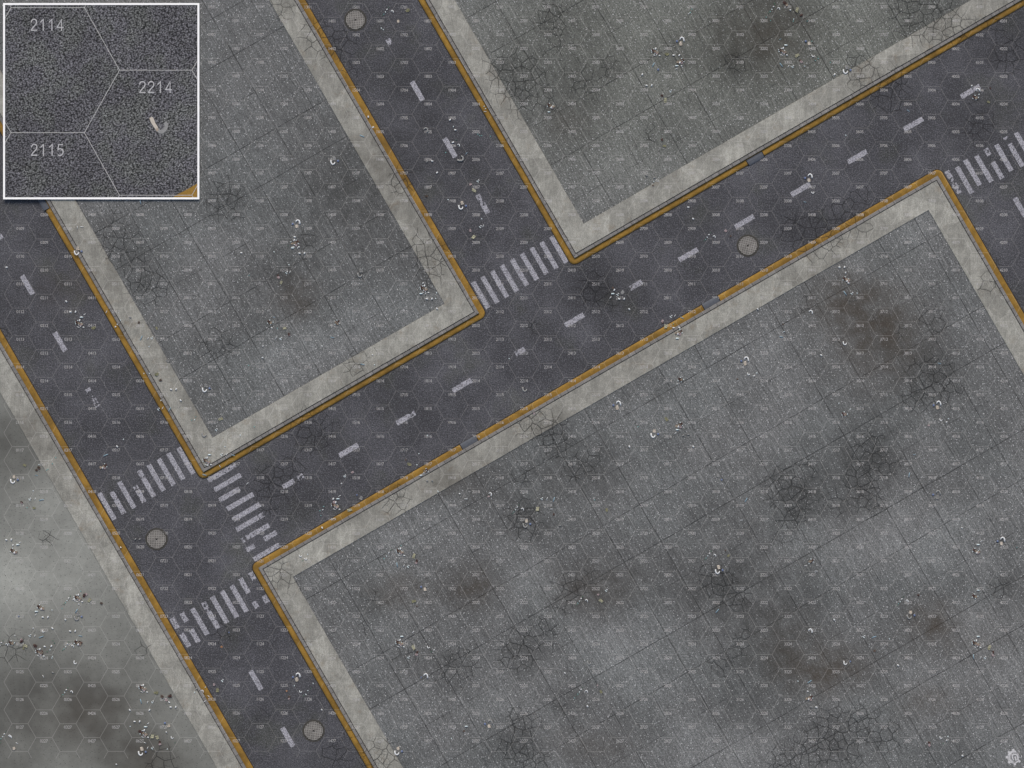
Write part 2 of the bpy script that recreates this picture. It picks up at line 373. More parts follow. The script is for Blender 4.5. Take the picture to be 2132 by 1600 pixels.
CRACK = [  # x, y, r, strength
 (590,15,42,.62),(655,75,42,.75),(700,95,50,.85),(725,130,40,.6),(745,30,40,.35),(1045,150,46,.85),(1148,38,42,.85),(1080,165,66,1.0),(1085,205,46,.9),(1160,95,50,.6),(1140,225,36,.6),
 (1210,170,52,.62),(1265,140,34,.62),(1530,132,30,.85),(1350,285,46,.5),(1930,28,80,1.0),(1900,10,60,.9),(1985,60,50,.85),(1790,150,44,.95),(1850,190,56,.85),(1880,215,34,.5),
 (2100,115,46,.9),(2040,265,46,.75),(2030,215,30,.5),(2070,60,44,.5),(1760,455,60,.85),(1710,490,62,.9),(1790,415,40,.6),(1660,480,50,.75),(1770,430,30,.7),(1740,345,24,.4),
 (250,500,56,.78),(240,440,34,.4),(310,595,46,.95),(290,550,40,.6),(470,418,52,.85),(490,440,30,.7),(450,718,48,.7),(640,505,36,.62),(630,530,28,.5),(895,530,44,1.0),(900,565,30,.9),(870,490,26,.6),(900,590,26,.5),
 (835,378,34,.85),(820,365,24,.5),(745,760,44,.6),(775,740,24,.5),(650,900,54,.82),(665,880,34,.7),(630,945,30,.5),(885,630,30,.5),
 (568,1010,50,1.0),(605,985,40,.85),(560,1050,34,.7),(640,1060,24,.35),(1238,605,44,.95),(1265,630,30,.6),(1108,685,26,.6),(822,1040,38,.85),(575,1188,42,.85),(600,1215,30,.5),
 (45,620,40,.5),(15,690,26,.5),(92,512,20,.4),(100,1122,22,.85),(298,1348,30,.6),(25,1350,36,.85),(30,1310,30,.4),(335,1592,44,.8),(790,1585,50,.9),(700,1570,38,.75),(545,1490,30,.5),(725,1525,24,.5),
 (2055,595,36,.7),(2070,610,24,.5),(1090,605,20,.4),(460,1315,40,.6),(440,1300,24,.4),(840,320,24,.5),
 (1115,885,44,.9),(1148,908,50,1.0),(1165,930,36,.9),(1215,965,48,.75),(1195,985,30,.7),(1088,992,30,.75),(1090,1085,46,.95),(1085,1040,32,.5),(1385,820,30,.3),
 (1935,785,52,1.0),(1910,830,40,.9),(1975,810,36,.9),(1935,660,44,.65),(1885,690,30,.5),(1680,630,34,.55),(1775,625,24,.4),
 (1640,1020,56,.95),(1645,1070,46,.85),(1680,980,40,.6),(1810,930,44,.9),(1805,985,50,.95),(1790,1020,50,.85),(1850,970,34,.7),(1740,1040,44,.55),(1820,1050,34,.7),(1640,1125,36,.6),
 (1500,1215,44,1.0),(1480,1200,34,.8),(1535,1250,36,.85),(1540,1345,34,.75),(1500,1385,34,.75),(1545,1320,30,.5),
 (1085,1350,50,1.0),(1060,1370,40,.8),(1140,1308,32,.8),(1150,1345,30,.6),(1185,1228,50,.75),(1170,1255,40,.6),(1230,1205,40,.5),
 (1085,1515,44,.95),(1080,1560,50,1.0),(1120,1590,40,.8),(1165,1470,30,.5),(1205,1515,28,.45),(1310,1520,20,.4),
 (1735,1530,66,1.0),(1690,1560,56,.9),(1800,1510,50,.9),(1840,1530,44,.85),(1640,1585,50,.9),(1760,1570,56,.7),(1800,1480,30,.7),(1720,1500,40,.7),
 (960,1385,50,.75),(930,1405,30,.6),(845,1365,34,.7),(780,1245,30,.6),(1050,1350,30,.7),(1030,1340,20,.5),(2080,1230,40,.6),(1770,1385,28,.5),(760,1305,30,.4)]

def marks_for(xs, ys):
    """stain, brown, crack, light, green fields at plan positions"""
    def field(lst, four=True):
        f = np.zeros_like(xs)
        for it in lst:
            if four: x, y, rx, ry, s = it
            else: x, y, rx, s = it; ry = rx
            q = ((xs - x) / rx) ** 2 + ((ys - y) / ry) ** 2
            k = q < 6
            g = np.zeros_like(xs); g[k] = s * np.exp(-q[k] * .72)
            f = 1 - (1 - f) * (1 - np.clip(g, 0, 1))
        return f
    cr = np.zeros_like(xs)
    for x, y, r, s in CRACK:
        q = np.sqrt((xs - x) ** 2 + (ys - y) ** 2) / r
        cr = np.maximum(cr, s * np.clip(1.35 - q * .95, 0, 1))
    return field(STAIN), field(BROWN), cr, field(LIGHT), field(GREEN)

def set_marks(me):
    n = len(me.vertices)
    co = np.empty(n * 3, dtype=np.float32); me.vertices.foreach_get('co', co); co = co.reshape(-1, 3)
    xs = co[:, 0].astype(float) * K + CX; ys = CY - co[:, 1].astype(float) * K
    s, b, c, l, g = marks_for(xs, ys)
    one = np.ones_like(s); z = np.zeros_like(s)
    for nm, ch in (('marks', (s, b, c, one)), ('tints', (l, g, z, one))):
        a = me.attributes.new(nm, 'FLOAT_COLOR', 'POINT')
        a.data.foreach_set('color', np.stack(ch, 1).astype(np.float32).ravel())

def tag(o, label=None, cat=None, group=None, kind=None):
    if label: o['label'] = label
    if cat: o['category'] = cat
    if group: o['group'] = group
    if kind: o['kind'] = kind
    return o
def link(name, me, mat, parent=None):
    o = bpy.data.objects.new(name, me); COL.objects.link(o)
    if mat and not me.materials: me.materials.append(mat)
    if parent: o.parent = parent
    return o
def empty(name, loc, rz=0):
    o = bpy.data.objects.new(name, None); COL.objects.link(o); o.location = loc; o.rotation_euler.z = rz
    o.empty_display_size = .1
    return o
def mesh(name, verts, faces, smooth=False):
    me = bpy.data.meshes.new(name); me.from_pydata(verts, [], faces); me.update()
    if smooth: me.polygons.foreach_set('use_smooth', [True] * len(me.polygons))
    return me
def grid_mesh(name, us, vs, z, conv):
    verts = []
    for v in vs:
        for u in us:
            x, y = conv(u, v); X, Y = W(x, y); verts.append((X, Y, z))
    nu = len(us)
    faces = [(j * nu + i, (j + 1) * nu + i, (j + 1) * nu + i + 1, j * nu + i + 1) for j in range(len(vs) - 1) for i in range(nu - 1)]
    me = mesh(name, verts, faces)
    # all faces must look up
    if me.polygons[0].normal.z < 0: me.flip_normals()
    set_marks(me)
    return me
def axis(a, b, step, lo, hi, coarse=400):
    """coordinates from a to b: fine inside lo..hi, coarse outside"""
    out = [a]; x = a
    while x < b - 1e-6:
        st = step if lo - 1 <= x < hi else coarse
        if x < lo - 1 and x + st > lo: x = lo
        else: x = x + st
        out.append(min(x, b))
    return out

# ------------------------------------------------------------------ ground
FAR = 24000.0
xs_ = axis(-FAR * 2, FAR * 2, 9, -60, 2200, 6000); ys_ = axis(-FAR * 2, FAR * 2, 9, -60, 1660, 6000)
road = link('road', grid_mesh('road', xs_, ys_, 0.0, lambda x, y: (x, y)), M['asphalt'])
tag(road, 'dark grey asphalt streets crossing between the concrete blocks', 'road', kind='structure')

# blocks in (u, v): outer foot of the yellow kerb
BIG = 12000.0
BLOCKS = [
 ('upper left', (-137.4, 550.0, -BIG, 1076.4), M['lot'], 'slabbed concrete ground of the upper left block between the two side streets'),
 ('upper right', (754.0, BIG, -BIG, 1076.8), M['lot'], 'slabbed concrete ground of the upper right block above the cross street'),
 ('lower right', (-137.6, 1519.5, 1280.6, BIG), M['lot'], 'wide slabbed concrete ground of the lower right block below the cross street'),
 ('lower left', (-BIG, -342.6, -BIG, BIG), M['plain'], 'smooth greenish grey pitted cement ground in the lower left corner'),
 ('far right', (1723.5, BIG, 1280.6, BIG), M['lot'], 'slabbed concrete ground of the block past the right hand street')]
PZ, LZ = 0.118, 0.094

def ring(rect, d, r0=13.0):
    """corner-rounded rectangle inset by d, as points with distance along; fine inside the picture"""
    u0, u1, v0, v1 = rect
    r = max(r0 - d, 0.02)
    c = max(r0, d + .02)
    pts = []
    corners = [((u0 + c, v0 + c), 180), ((u1 - c, v0 + c), 270), ((u1 - c, v1 - c), 0), ((u0 + c, v1 - c), 90)]
    for (cu, cv), a0 in corners:
        for k in range(7):
            a = math.radians(a0 + 15 * k)
            pts.append((cu + r * math.cos(a), cv + r * math.sin(a)))
    return pts
def fine_params(rect):
    """for each of the 4 straight edges the subdivision parameters (absolute coordinate)"""
    u0, u1, v0, v1 = rect
    res = []
    for e in range(4):
        a, b = ((u0, u1), (v0, v1), (u1, u0), (v1, v0))[e]
        lo, hi = min(a, b) + 90, max(a, b) - 90
        w0, w1 = ((-900, 2000), (-150, 2600))[e % 2]
        lo2, hi2 = max(lo, w0), min(hi, w1)
        ts = [lo] if lo < lo2 else []
        if hi2 > lo2:
            k = int((hi2 - lo2) / 8) + 1
            ts += [lo2 + (hi2 - lo2) * i / k for i in range(k + 1)]
        if hi > hi2: ts.append(hi)
        res.append(ts if a < b else ts[::-1])
    return res
def sweep(name, rect, prof):
    """sweep a (inset, height) profile round a block"""
    ps = fine_params(rect); rows = []; along = []
    for d, z in prof:
        cs = ring(rect, d); row = []; al = []
        u0, u1, v0, v1 = rect
        for e in range(4):
            row += [(p, z) for p in cs[e * 7:(e + 1) * 7]]
            # edge that follows corner e
            for t in ps[e]:
                q = ((t, v0 + d), (u1 - d, t), (t, v1 - d), (u0 + d, t))[e]
                row.append((q, z))
        for (q, _z) in row:
            al.append(q)
        rows.append(row); along.append(al)
    n = len(rows[0]); verts = []; alv = []
    for row in rows:
        for (u, v), z in row:
            x, y = XY(u, v); X, Y = W(x, y); verts.append((X, Y, z))
    # distance along: edges along u use u, edges along v use v
    for row in rows:
        i = 0
        for e in range(4):
            L = 7 + len(ps[e])
            for k in range(L):
                (u, v), z = row[i + k]
                if k < 7: alv.append(((u if (e % 2) == 1 else v) if k < 3 else (u if e % 2 == 0 else v)) / K)
                else: alv.append((u if e % 2 == 0 else v) / K)
            i += L
    faces = []
    for j in range(len(rows) - 1):
        for i in range(n):
            i2 = (i + 1) % n
            faces.append((j * n + i, j * n + i2, (j + 1) * n + i2, (j + 1) * n + i))
    me = mesh(name, verts, faces)
    up = sum(p.normal.z * p.area for p in me.polygons)
    if up < 0: me.flip_normals()
    set_marks(me)
    a = me.attributes.new('along', 'FLOAT', 'POINT'); a.data.foreach_set('value', alv)
    return me

YPROF = [(0, -.004), (.5, .014), (1.7, .029), (3.6, .039), (6.0, .043), (8.6, .040), (11.0, .034), (12.7, .028)]
def skew(v): return v
for nm, rect, lm, lab in BLOCKS:
    pv = link('pavement', sweep('pavement', rect, [(20.45, .03), (20.5, PZ), (26, PZ), (34, PZ), (44, PZ), (54, PZ), (64.6, PZ), (65.0, PZ - .004), (65.02, LZ - .01)]), M['pave'])
    tag(pv, {'upper left': 'pale concrete pavement strip with yellow kerb round the upper left block',
             'upper right': 'pale concrete pavement strip with yellow kerb round the upper right block',
             'lower right': 'pale concrete pavement strip with yellow kerb round the lower right block',
             'lower left': 'straight pale concrete pavement strip along the left side of the left street',
             'far right': 'pale concrete pavement strip at the right edge past the right hand street'}[nm], 'pavement', kind='structure')
    link('kerb_stone', sweep('kerb_stone', rect, [(12.6, .015), (12.62, .108), (13.1, .114), (13.7, .116), (18.8, .116), (18.85, .035), (20.6, .035)]), M['stone'], pv)
    link('kerb_outline', sweep('kerb_outline', rect, [(-1.5, .0035), (.3, .0035)]), M['outline'], pv)  # thin flat dark strip following the outer foot of the yellow kerb
    ye = link('painted_kerb', sweep('painted_kerb', rect, YPROF), M['yellow'], pv)
    ye.data.polygons.foreach_set('use_smooth', [True] * len(ye.data.polygons))
    u0, u1, v0, v1 = rect
    us = axis(u0 + 64.9, u1 - 64.9, 7, max(u0 + 64.9, -720), min(u1 - 64.9, 1900), 2000)
    vs = axis(v0 + 64.9, v1 - 64.9, 7, max(v0 + 64.9, -60), min(v1 - 64.9, 2480), 2000)
    lot = link('concrete_ground', grid_mesh('concrete_ground', us, vs, LZ, XY), lm)
    tag(lot, lab, 'concrete ground', kind='structure')

def inblock(x, y):
    u, v = UV(x, y)
    for nm, (u0, u1, v0, v1), lm, lab in BLOCKS:
        d = min(u - u0, u1 - u, v - v0, v1 - v)
        if d >= 0: return nm, d
    return None, -1
def ground_z(x, y):
    nm, d = inblock(x, y)
    if d < 0: return 0.0
    if d < 12.6:
        for (d0, z0), (d1, z1) in zip(YPROF, YPROF[1:]):
            if d0 <= d <= d1: return max(0, z0 + (z1 - z0) * (d - d0) / (d1 - d0))
    if d < 19: return .116
    if d < 65: return PZ
    return LZ
def where(x, y):
    nm, d = inblock(x, y)
    u, v = UV(x, y)
    if d < 0:
        if 1076 <= v <= 1281 and u > -137: return 'the cross street'
        if u < -130: return 'the left street' if v < 1281 else 'the lower street'
        if u < 760: return 'the upper middle street'
        return 'the right street'
    if d < 13: return 'the yellow kerb of the %s block' % nm
    if d < 65: return 'the %s pavement' % nm
    return 'the %s ground' % nm
def hexnum(x, y):
    best = None
    for c in range(1, 43):
        cx = 42.3 + 49.93 * (c - 1)
        if abs(cx - x) > 60: continue
        for r in range(1, 28):
            cy = 15.4 + 57.63 * (r - 1) + (28.8 if c % 2 == 0 else 0)
            q = (cx - x) ** 2 + (cy + 6 - y) ** 2
            if best is None or q < best[0]: best = (q, '%02d%02d' % (c, r))
    return best[1]

# ------------------------------------------------------------------ painted road markings
def strip_mesh(name, segs, wid, along_u, cx, cy, rough=.6):
    """worn bar of paint: segs are (start, end, missing) along its length in plan units"""
    verts, faces = [], []
    st = 1.5
    for (a, b, miss) in segs:
        n = max(2, int((b - a) / st)); m = max(3, int(wid / st))
        ea = [random.uniform(-rough, rough) for _ in range(m + 1)]; eb = [random.uniform(-rough, rough) for _ in range(m + 1)]
        sl = [random.uniform(-.35, .35) for _ in range(n + 1)]; sr = [random.uniform(-.35, .35) for _ in range(n + 1)]
        base = len(verts)
        ph = [random.uniform(0, 6.28) for _ in range(4)]
        for i in range(n + 1):
            for j in range(m + 1):
                t = a + (b - a) * i / n; w = -wid / 2 + wid * j / m
                if i == 0: t += ea[j]
                if i == n: t += eb[j]
                if j == 0: w += sl[i]
                if j == m: w += sr[i]
                u, v = UV(cx, cy)
                x, y = XY(u + t, v + w) if along_u else XY(u + w, v + t)
                X, Y = W(x, y); verts.append((X, Y, .004))
        for i in range(n):
            for j in range(m):
                k = .5 + .25 * (math.sin(i * .9 + ph[0]) + math.sin(j * 1.3 + i * .4 + ph[1]))
                edge = min(i, n - 1 - i) < 3
                if miss and k + random.uniform(-.25, .25) < miss: continue
                q = base + i * (m + 1) + j
                faces.append((q, q + 1, q + m + 2, q + m + 1))
    me = mesh(name, verts, faces)
    bm = bmesh.new(); bm.from_mesh(me)
    bmesh.ops.delete(bm, geom=[v for v in bm.verts if not v.link_faces], context='VERTS')
    bmesh.ops.recalc_face_normals(bm, faces=bm.faces)
    if bm.faces and sum(f.normal.z for f in bm.faces) < 0: bmesh.ops.reverse_faces(bm, faces=bm.faces)
    bm.to_mesh(me); bm.free()
    return me

F = [(-22.5, 22.5, 0)]
DASH = [ # x, y, along cross street?, segments, wear words
 (57,594,0,F,'clean'),(125,712,0,F,'clean'),(193,828,0,[(-22,-14,.15),(-3,8,.62),(8,22,.5)],'almost worn away'),
 (810,87,0,[(-6,7,.15)],'short leftover piece of'),(869,190,0,F,'clean'),(937,308,0,F,'clean'),(1005,425,0,[(-22,-13,.1),(-13,4,.45),(4,22.5,0)],'half worn'),
 (601,1008,1,[(-14,13,.02)],'short'),(621,996,1,[(-1,12,.5)],'thin broken end of'),(726,938,1,F,'clean'),(845,871,1,[(-22,6,0),(6,22,.36)],'chipped'),(962,803,1,F,'clean'),
 (1082,733,1,[(-10,12,.18)],'short worn'),(1196,667,1,F,'clean'),(1326,593,1,[(-16,-4,.38),(-4,12,.05)],'half worn'),(1433,531,1,F,'clean'),(1550,462,1,F,'clean'),
 (1667,395,1,F,'clean'),(1785,327,1,F,'clean'),(1902,259,1,F,'clean'),(2020,191,1,[(-22.5,8,.03),(8,22.5,.2)],'littered'),
 (533,1417,0,F,'clean'),(599,1535,0,F,'clean'),(2124,432,0,F,'clean'),(0.5,494,0,[(-6,5,.2)],'short leftover piece of')]
DL = ['upper clean dash on the left street', 'lower clean dash on the left street', 'almost worn away dash on the left street', 'short leftover dash piece below the topmost manhole cover',
 'top clean dash on the upper middle street', 'lowest clean dash on the upper middle street', 'half worn dash above the upper middle crosswalk', 'short dash on cracked asphalt nearest the sideways crosswalk',
 'thin broken dash tip on the cracked asphalt by the sideways crosswalk', 'clean dash left of the chipped dash on the cross street', 'chipped dash on the cross street', 'clean dash between the chipped dash and the short worn one',
 'short worn dash in the middle of the picture', 'clean dash just right of the middle of the picture', 'half gone dash beside the dark cracked spot on the cross street', 'clean dash left of the cross street manhole cover',
 'clean dash just above the cross street manhole cover', 'clean dash with litter at its upper end, below the upper drain', 'clean dash on the cross street, third from the right edge', 'clean dash on the cross street, second from the right edge',
 'littered dash at the right end of the cross street', 'upper clean dash on the lower street', 'bottom clean dash beside the lowest manhole cover', 'lone dash at the right picture edge below the far right crosswalk', 'paint scrap of a dash cut by the left picture edge']
for (x, y, au, segs, word), lb in zip(DASH, DL):
    o = link('lane_dash', strip_mesh('lane_dash', segs, 10.6, bool(au), x, y), M['paint'])
    tag(o, 'white painted ' + lb, 'road marking', 'lane dashes along the streets')

S0 = [(-31.5, 31.5, 0)]
def crosswalk(label, stripes, along_u, wid=10.2):
    c = stripes[len(stripes) // 2]; X, Y = W(c[0], c[1])
    e = empty('crosswalk', (X, Y, 0)); tag(e, label, 'crosswalk', 'white striped crosswalks')
    for (x, y, segs) in stripes:
        o = link('stripe', strip_mesh('stripe', segs, wid, along_u, x, y), M['paint'], e)
        o.matrix_parent_inverse = Matrix.Translation((-X, -Y, 0))
crosswalk('nearly unworn white crosswalk at the foot of the upper middle street',
 [(1000.5,614.5,S0),(1020,603.7,S0),(1040,592,S0),(1060.7,580,S0),(1081.5,567.5,S0),(1102,555.5,S0),(1122.5,543.5,S0),(1143,532,S0),(1163.5,520,S0)], False)
crosswalk('white crosswalk over the left street with one stripe mostly gone, by the manhole cover',
 [(222.5,1054.5,S0),(243,1043,[(-21,31,.03)]),(264,1031,S0),(285,1019,[(-8,0,.5),(2,31.5,.1)]),(305,1007,[(-31,-14,.12),(-14,31.5,0)]),(325,995,S0),(346,983,S0),(366.3,971.3,S0),(387,959.7,S0)], False)
crosswalk('broken white crosswalk over the left end of the cross street',
 [(462,985,[(-33,33,.14)]),(474,1005,S0),(478,1030,[(-25,24,.02)]),(500,1045,S0),(514,1066,[(-36,-26,.55),(-26,31.5,0)]),(520,1088,[(-32,20,0),(20,34,.4)]),
  (537,1107,[(-39,-33,.45),(-28,-4,.25),(-4,27,.04)]),(558,1119,[(-9,20,.05)]),(522,1141,[(-10,9,.05)]),(555,1150,[(-31,31,.04)])], True)
crosswalk('heavily broken white crosswalk over the lower street beside the lower right corner kerb',
 [(363,1297,[(-11,13,.08)]),(385,1332,[(-14,17,.08)]),(383,1285,[(-10,11,.12)]),(405,1323,[(-14,17,.04)]),(416,1294.5,S0),(439,1282,[(-32,-8,.42),(-8,31,.08)]),(457,1270,S0),(478,1258.5,S0),(498,1247,S0),
  (508,1218.5,[(-16,19,.04)]),(532,1259.5,[(-7,8,.1)]),(525,1199,[(-8,10,.25)]),(553,1247.5,[(-8,9,.06)])], False, 10.5)
crosswalk('patchy white crosswalk at the far right of the cross street near the right kerb corner',
 [(1976,365,[(-10,8,.1)]),(1989,387,[(-16,-4,.55),(-4,18,.35)]),(2008,375.5,S0),(2025,360,[(-31,30,0)]),(2048.5,352,S0),(2055,315,[(-6,10,.15)]),(2077,355,[(-20,20,.02)]),(2090,329,S0),(2115.5,323.5,[(-27,27,.03)]),
  (2094,288.5,[(-3,3,.3)]),(2131,304,S0),(2152,292,S0),(2173,280,S0)], False)

# ------------------------------------------------------------------ manhole covers
def disc(r, z, n=48):
    return [(r * math.cos(2 * math.pi * i / n), r * math.sin(2 * math.pi * i / n), z) for i in range(n)]
def loft(rings, close_top=True):
    n = len(rings[0]); v = [p for r in rings for p in r]; f = []
    for j in range(len(rings) - 1):
        for i in range(n):
            f.append((j * n + i, j * n + (i + 1) % n, (j + 1) * n + (i + 1) % n, (j + 1) * n + i))
    if close_top: f.append(tuple((len(rings) - 1) * n + i for i in range(n)))
    return v, f
R = 22.6 / K
v, f = loft([disc(R + .015, -.004), disc(R + .012, .010), disc(R - .006, .012), disc(R - .014, .002), disc(R - .022, .002)], False)
me_rim = mesh('rim', v, f)
RL = R - .022
v, f = loft([disc(RL, .002), disc(RL - .006, .012), disc(RL - .03, .016), disc(RL * .5, .020)]); me_lid = mesh('lid', v, f)
bars_v, bars_f = [], []
def bar(a, b, w, z0, z1):
    a = Vector(a); b = Vector(b); d = (b - a).normalized(); nrm = Vector((-d.y, d.x)) * w / 2
    i0 = len(bars_v)
    for z in (z0, z1):
        for q in (a - nrm, b - nrm, b + nrm, a + nrm): bars_v.append((q.x, q.y, z))
    for q in ((4, 5, 6, 7), (0, 1, 5, 4), (1, 2, 6, 5), (2, 3, 7, 6), (3, 0, 4, 7)): bars_f.append(tuple(i0 + k for k in q))
pit = .0605
for k in range(-5, 6):
    o_ = k * pit; h = math.sqrt(max((RL - .035) ** 2 - o_ ** 2, 0))
    if h > .05:
        bar((o_, -h), (o_, h), .030, .012, .0255); bar((-h, o_), (h, o_), .030, .012, .0245)
me_grid = mesh('raised_grid', bars_v, bars_f)
v, f = loft([disc(.030, .020, 16), disc(.024, .0275, 16)]); me_hole = mesh('pick_hole', v, f)
COVERS = [(740, 42, 'round rusty grey manhole cover at the top of the upper middle street'),
          (326, 1123, 'round grey manhole cover on the left street junction below a crosswalk'),
          (653, 1522, 'round grey manhole cover low on the lower street near the bottom edge'),
          (1557, 512, 'round grey manhole cover on the cross street near the lower right kerb')]
for i, (x, y, lab) in enumerate(COVERS):
    X, Y = W(x, y); e = empty('manhole_cover', (X, Y, .0), math.radians(-4 + 5 * i)); tag(e, lab, 'manhole cover', 'manhole covers in the streets')
    link('rim', me_rim, M['irondark'], e); l_ = link('lid', me_lid, M['pit'], e); link('raised_grid', me_grid, M['iron'], l_); link('pick_hole', me_hole, M['hole'], l_)

# ------------------------------------------------------------------ kerb drains (steel hoods set in the yellow kerb)
def drain(x, y, along_u, inward, label, L=36):
    """steel hood over the kerb: profile across, capped ends, dark gap on either side"""
    cu, cv = UV(x, y)
    X, Y = W(x, y); e = empty('kerb_drain', (X, Y, 0)); tag(e, label, 'kerb drain', 'steel kerb drains')
    def build(nm, a, b, prof, mat):
        vs, fs = [], []
        for t in (a, b):
            for d, z in prof:
                u, v_ = (cu + t, cv + inward * d) if along_u else (cu + inward * d, cv + t)
                xx, yy = XY(u, v_); P = W(xx, yy); vs.append((P[0] - X, P[1] - Y, z))
        n = len(prof)
        for i in range(n - 1): fs.append((i, i + 1, n + i + 1, n + i))
        fs.append(tuple(range(n))); fs.append(tuple(range(2 * n - 1, n - 1, -1)))
        me = mesh(nm, vs, fs); bm = bmesh.new(); bm.from_mesh(me)
        bmesh.ops.recalc_face_normals(bm, faces=bm.faces); bm.to_mesh(me); bm.free()
        return link(nm, me, mat, e)
    P = [(d - 5.2, z + .008) for d, z in [(-1.4, -.008), (-.9, .016), (.8, .030), (3.2, .040), (7.0, .044), (11.0, .036), (12.4, .032)]]
    build('hood', -L / 2, L / 2, P, M['steel'])
    P2 = [(d - 5.2, z + .004) for d, z in [(-1.2, -.004), (-.4, .018), (1.6, .032), (3.6, .042), (7.0, .045), (11.0, .037), (12.5, .032)]]
    build('joint', -L / 2 - 1.6, -L / 2, P2, M['gap']); build('joint', L / 2, L / 2 + 1.6, P2, M['gap'])
drain(1573, 331.5, True, -1, 'blue grey steel kerb drain in the upper right block kerb')
drain(1480, 630.5, True, 1, 'blue grey steel kerb drain on the lower right block kerb, farther right one')
drain(976.5, 921.5, True, 1, 'blue grey steel kerb drain on the lower right block kerb, farther left one')
drain(88, 421, False, 1, 'blue grey steel kerb drain beside the bottom edge of the framed panel')

# ------------------------------------------------------------------ digits
def glyphs():
    out = {}
    for ch in '0123456789':
        cu = bpy.data.curves.new('digit', 'FONT'); cu.body = ch; cu.size = 1.0; cu.resolution_u = 2
        ob = bpy.data.objects.new('digit', cu); COL.objects.link(ob)
        dg = bpy.context.evaluated_depsgraph_get()
        me = bpy.data.meshes.new_from_object(ob.evaluated_get(dg))
        vs = [tuple(v.co) for v in me.vertices]; fs = [tuple(p.vertices) for p in me.polygons]
        xs = [p[0] for p in vs]; ys = [p[1] for p in vs]
        h = max(ys) - min(ys)
        out[ch] = ([((p[0] - min(xs)) / h, (p[1] - min(ys)) / h) for p in vs], fs, (max(xs) - min(xs)) / h)
        bpy.data.objects.remove(ob); bpy.data.curves.remove(cu); bpy.data.meshes.remove(me)
    return out
GL = glyphs()
def add_number(verts, faces, s, x, y, h, adv, zf):
    """centre the number s at plan position (x, y) with digit height h"""
    for i, ch in enumerate(s):
        gv, gf, w = GL[ch]
        cx = x + (i - (len(s) - 1) / 2) * adv
        z = zf(cx, y); b = len(verts)
        for px, py in gv:
            X, Y = W(cx + (px - w / 2) * h, y + h / 2 - py * h); verts.append((X, Y, z))
        faces += [tuple(b + k for k in q) for q in gf]
vs, fs = [], []
INX0, INX1 = 8, 416
for c in range(1, 43):
    for r in range(1, 28):
        x = 42.3 + 49.93 * (c - 1); y = 15.4 + 57.63 * (r - 1) + (28.8 if c % 2 == 0 else 0)
        if x < 420 and y < 420: continue
        add_number(vs, fs, '%02d%02d' % (c, r), x, y, 6.4, 4.1, lambda a, b: max(ground_z(a, b), ground_z(a, b + 2), ground_z(a, b - 2)) + .007)
me = mesh('painted_ground_numbers', vs, fs)
if sum(p.normal.z for p in me.polygons) < 0: me.flip_normals()
tag(link('painted_ground_numbers', me, M['number']), 'small pale four digit numbers painted all over streets and concrete', 'ground numbers', kind='structure')

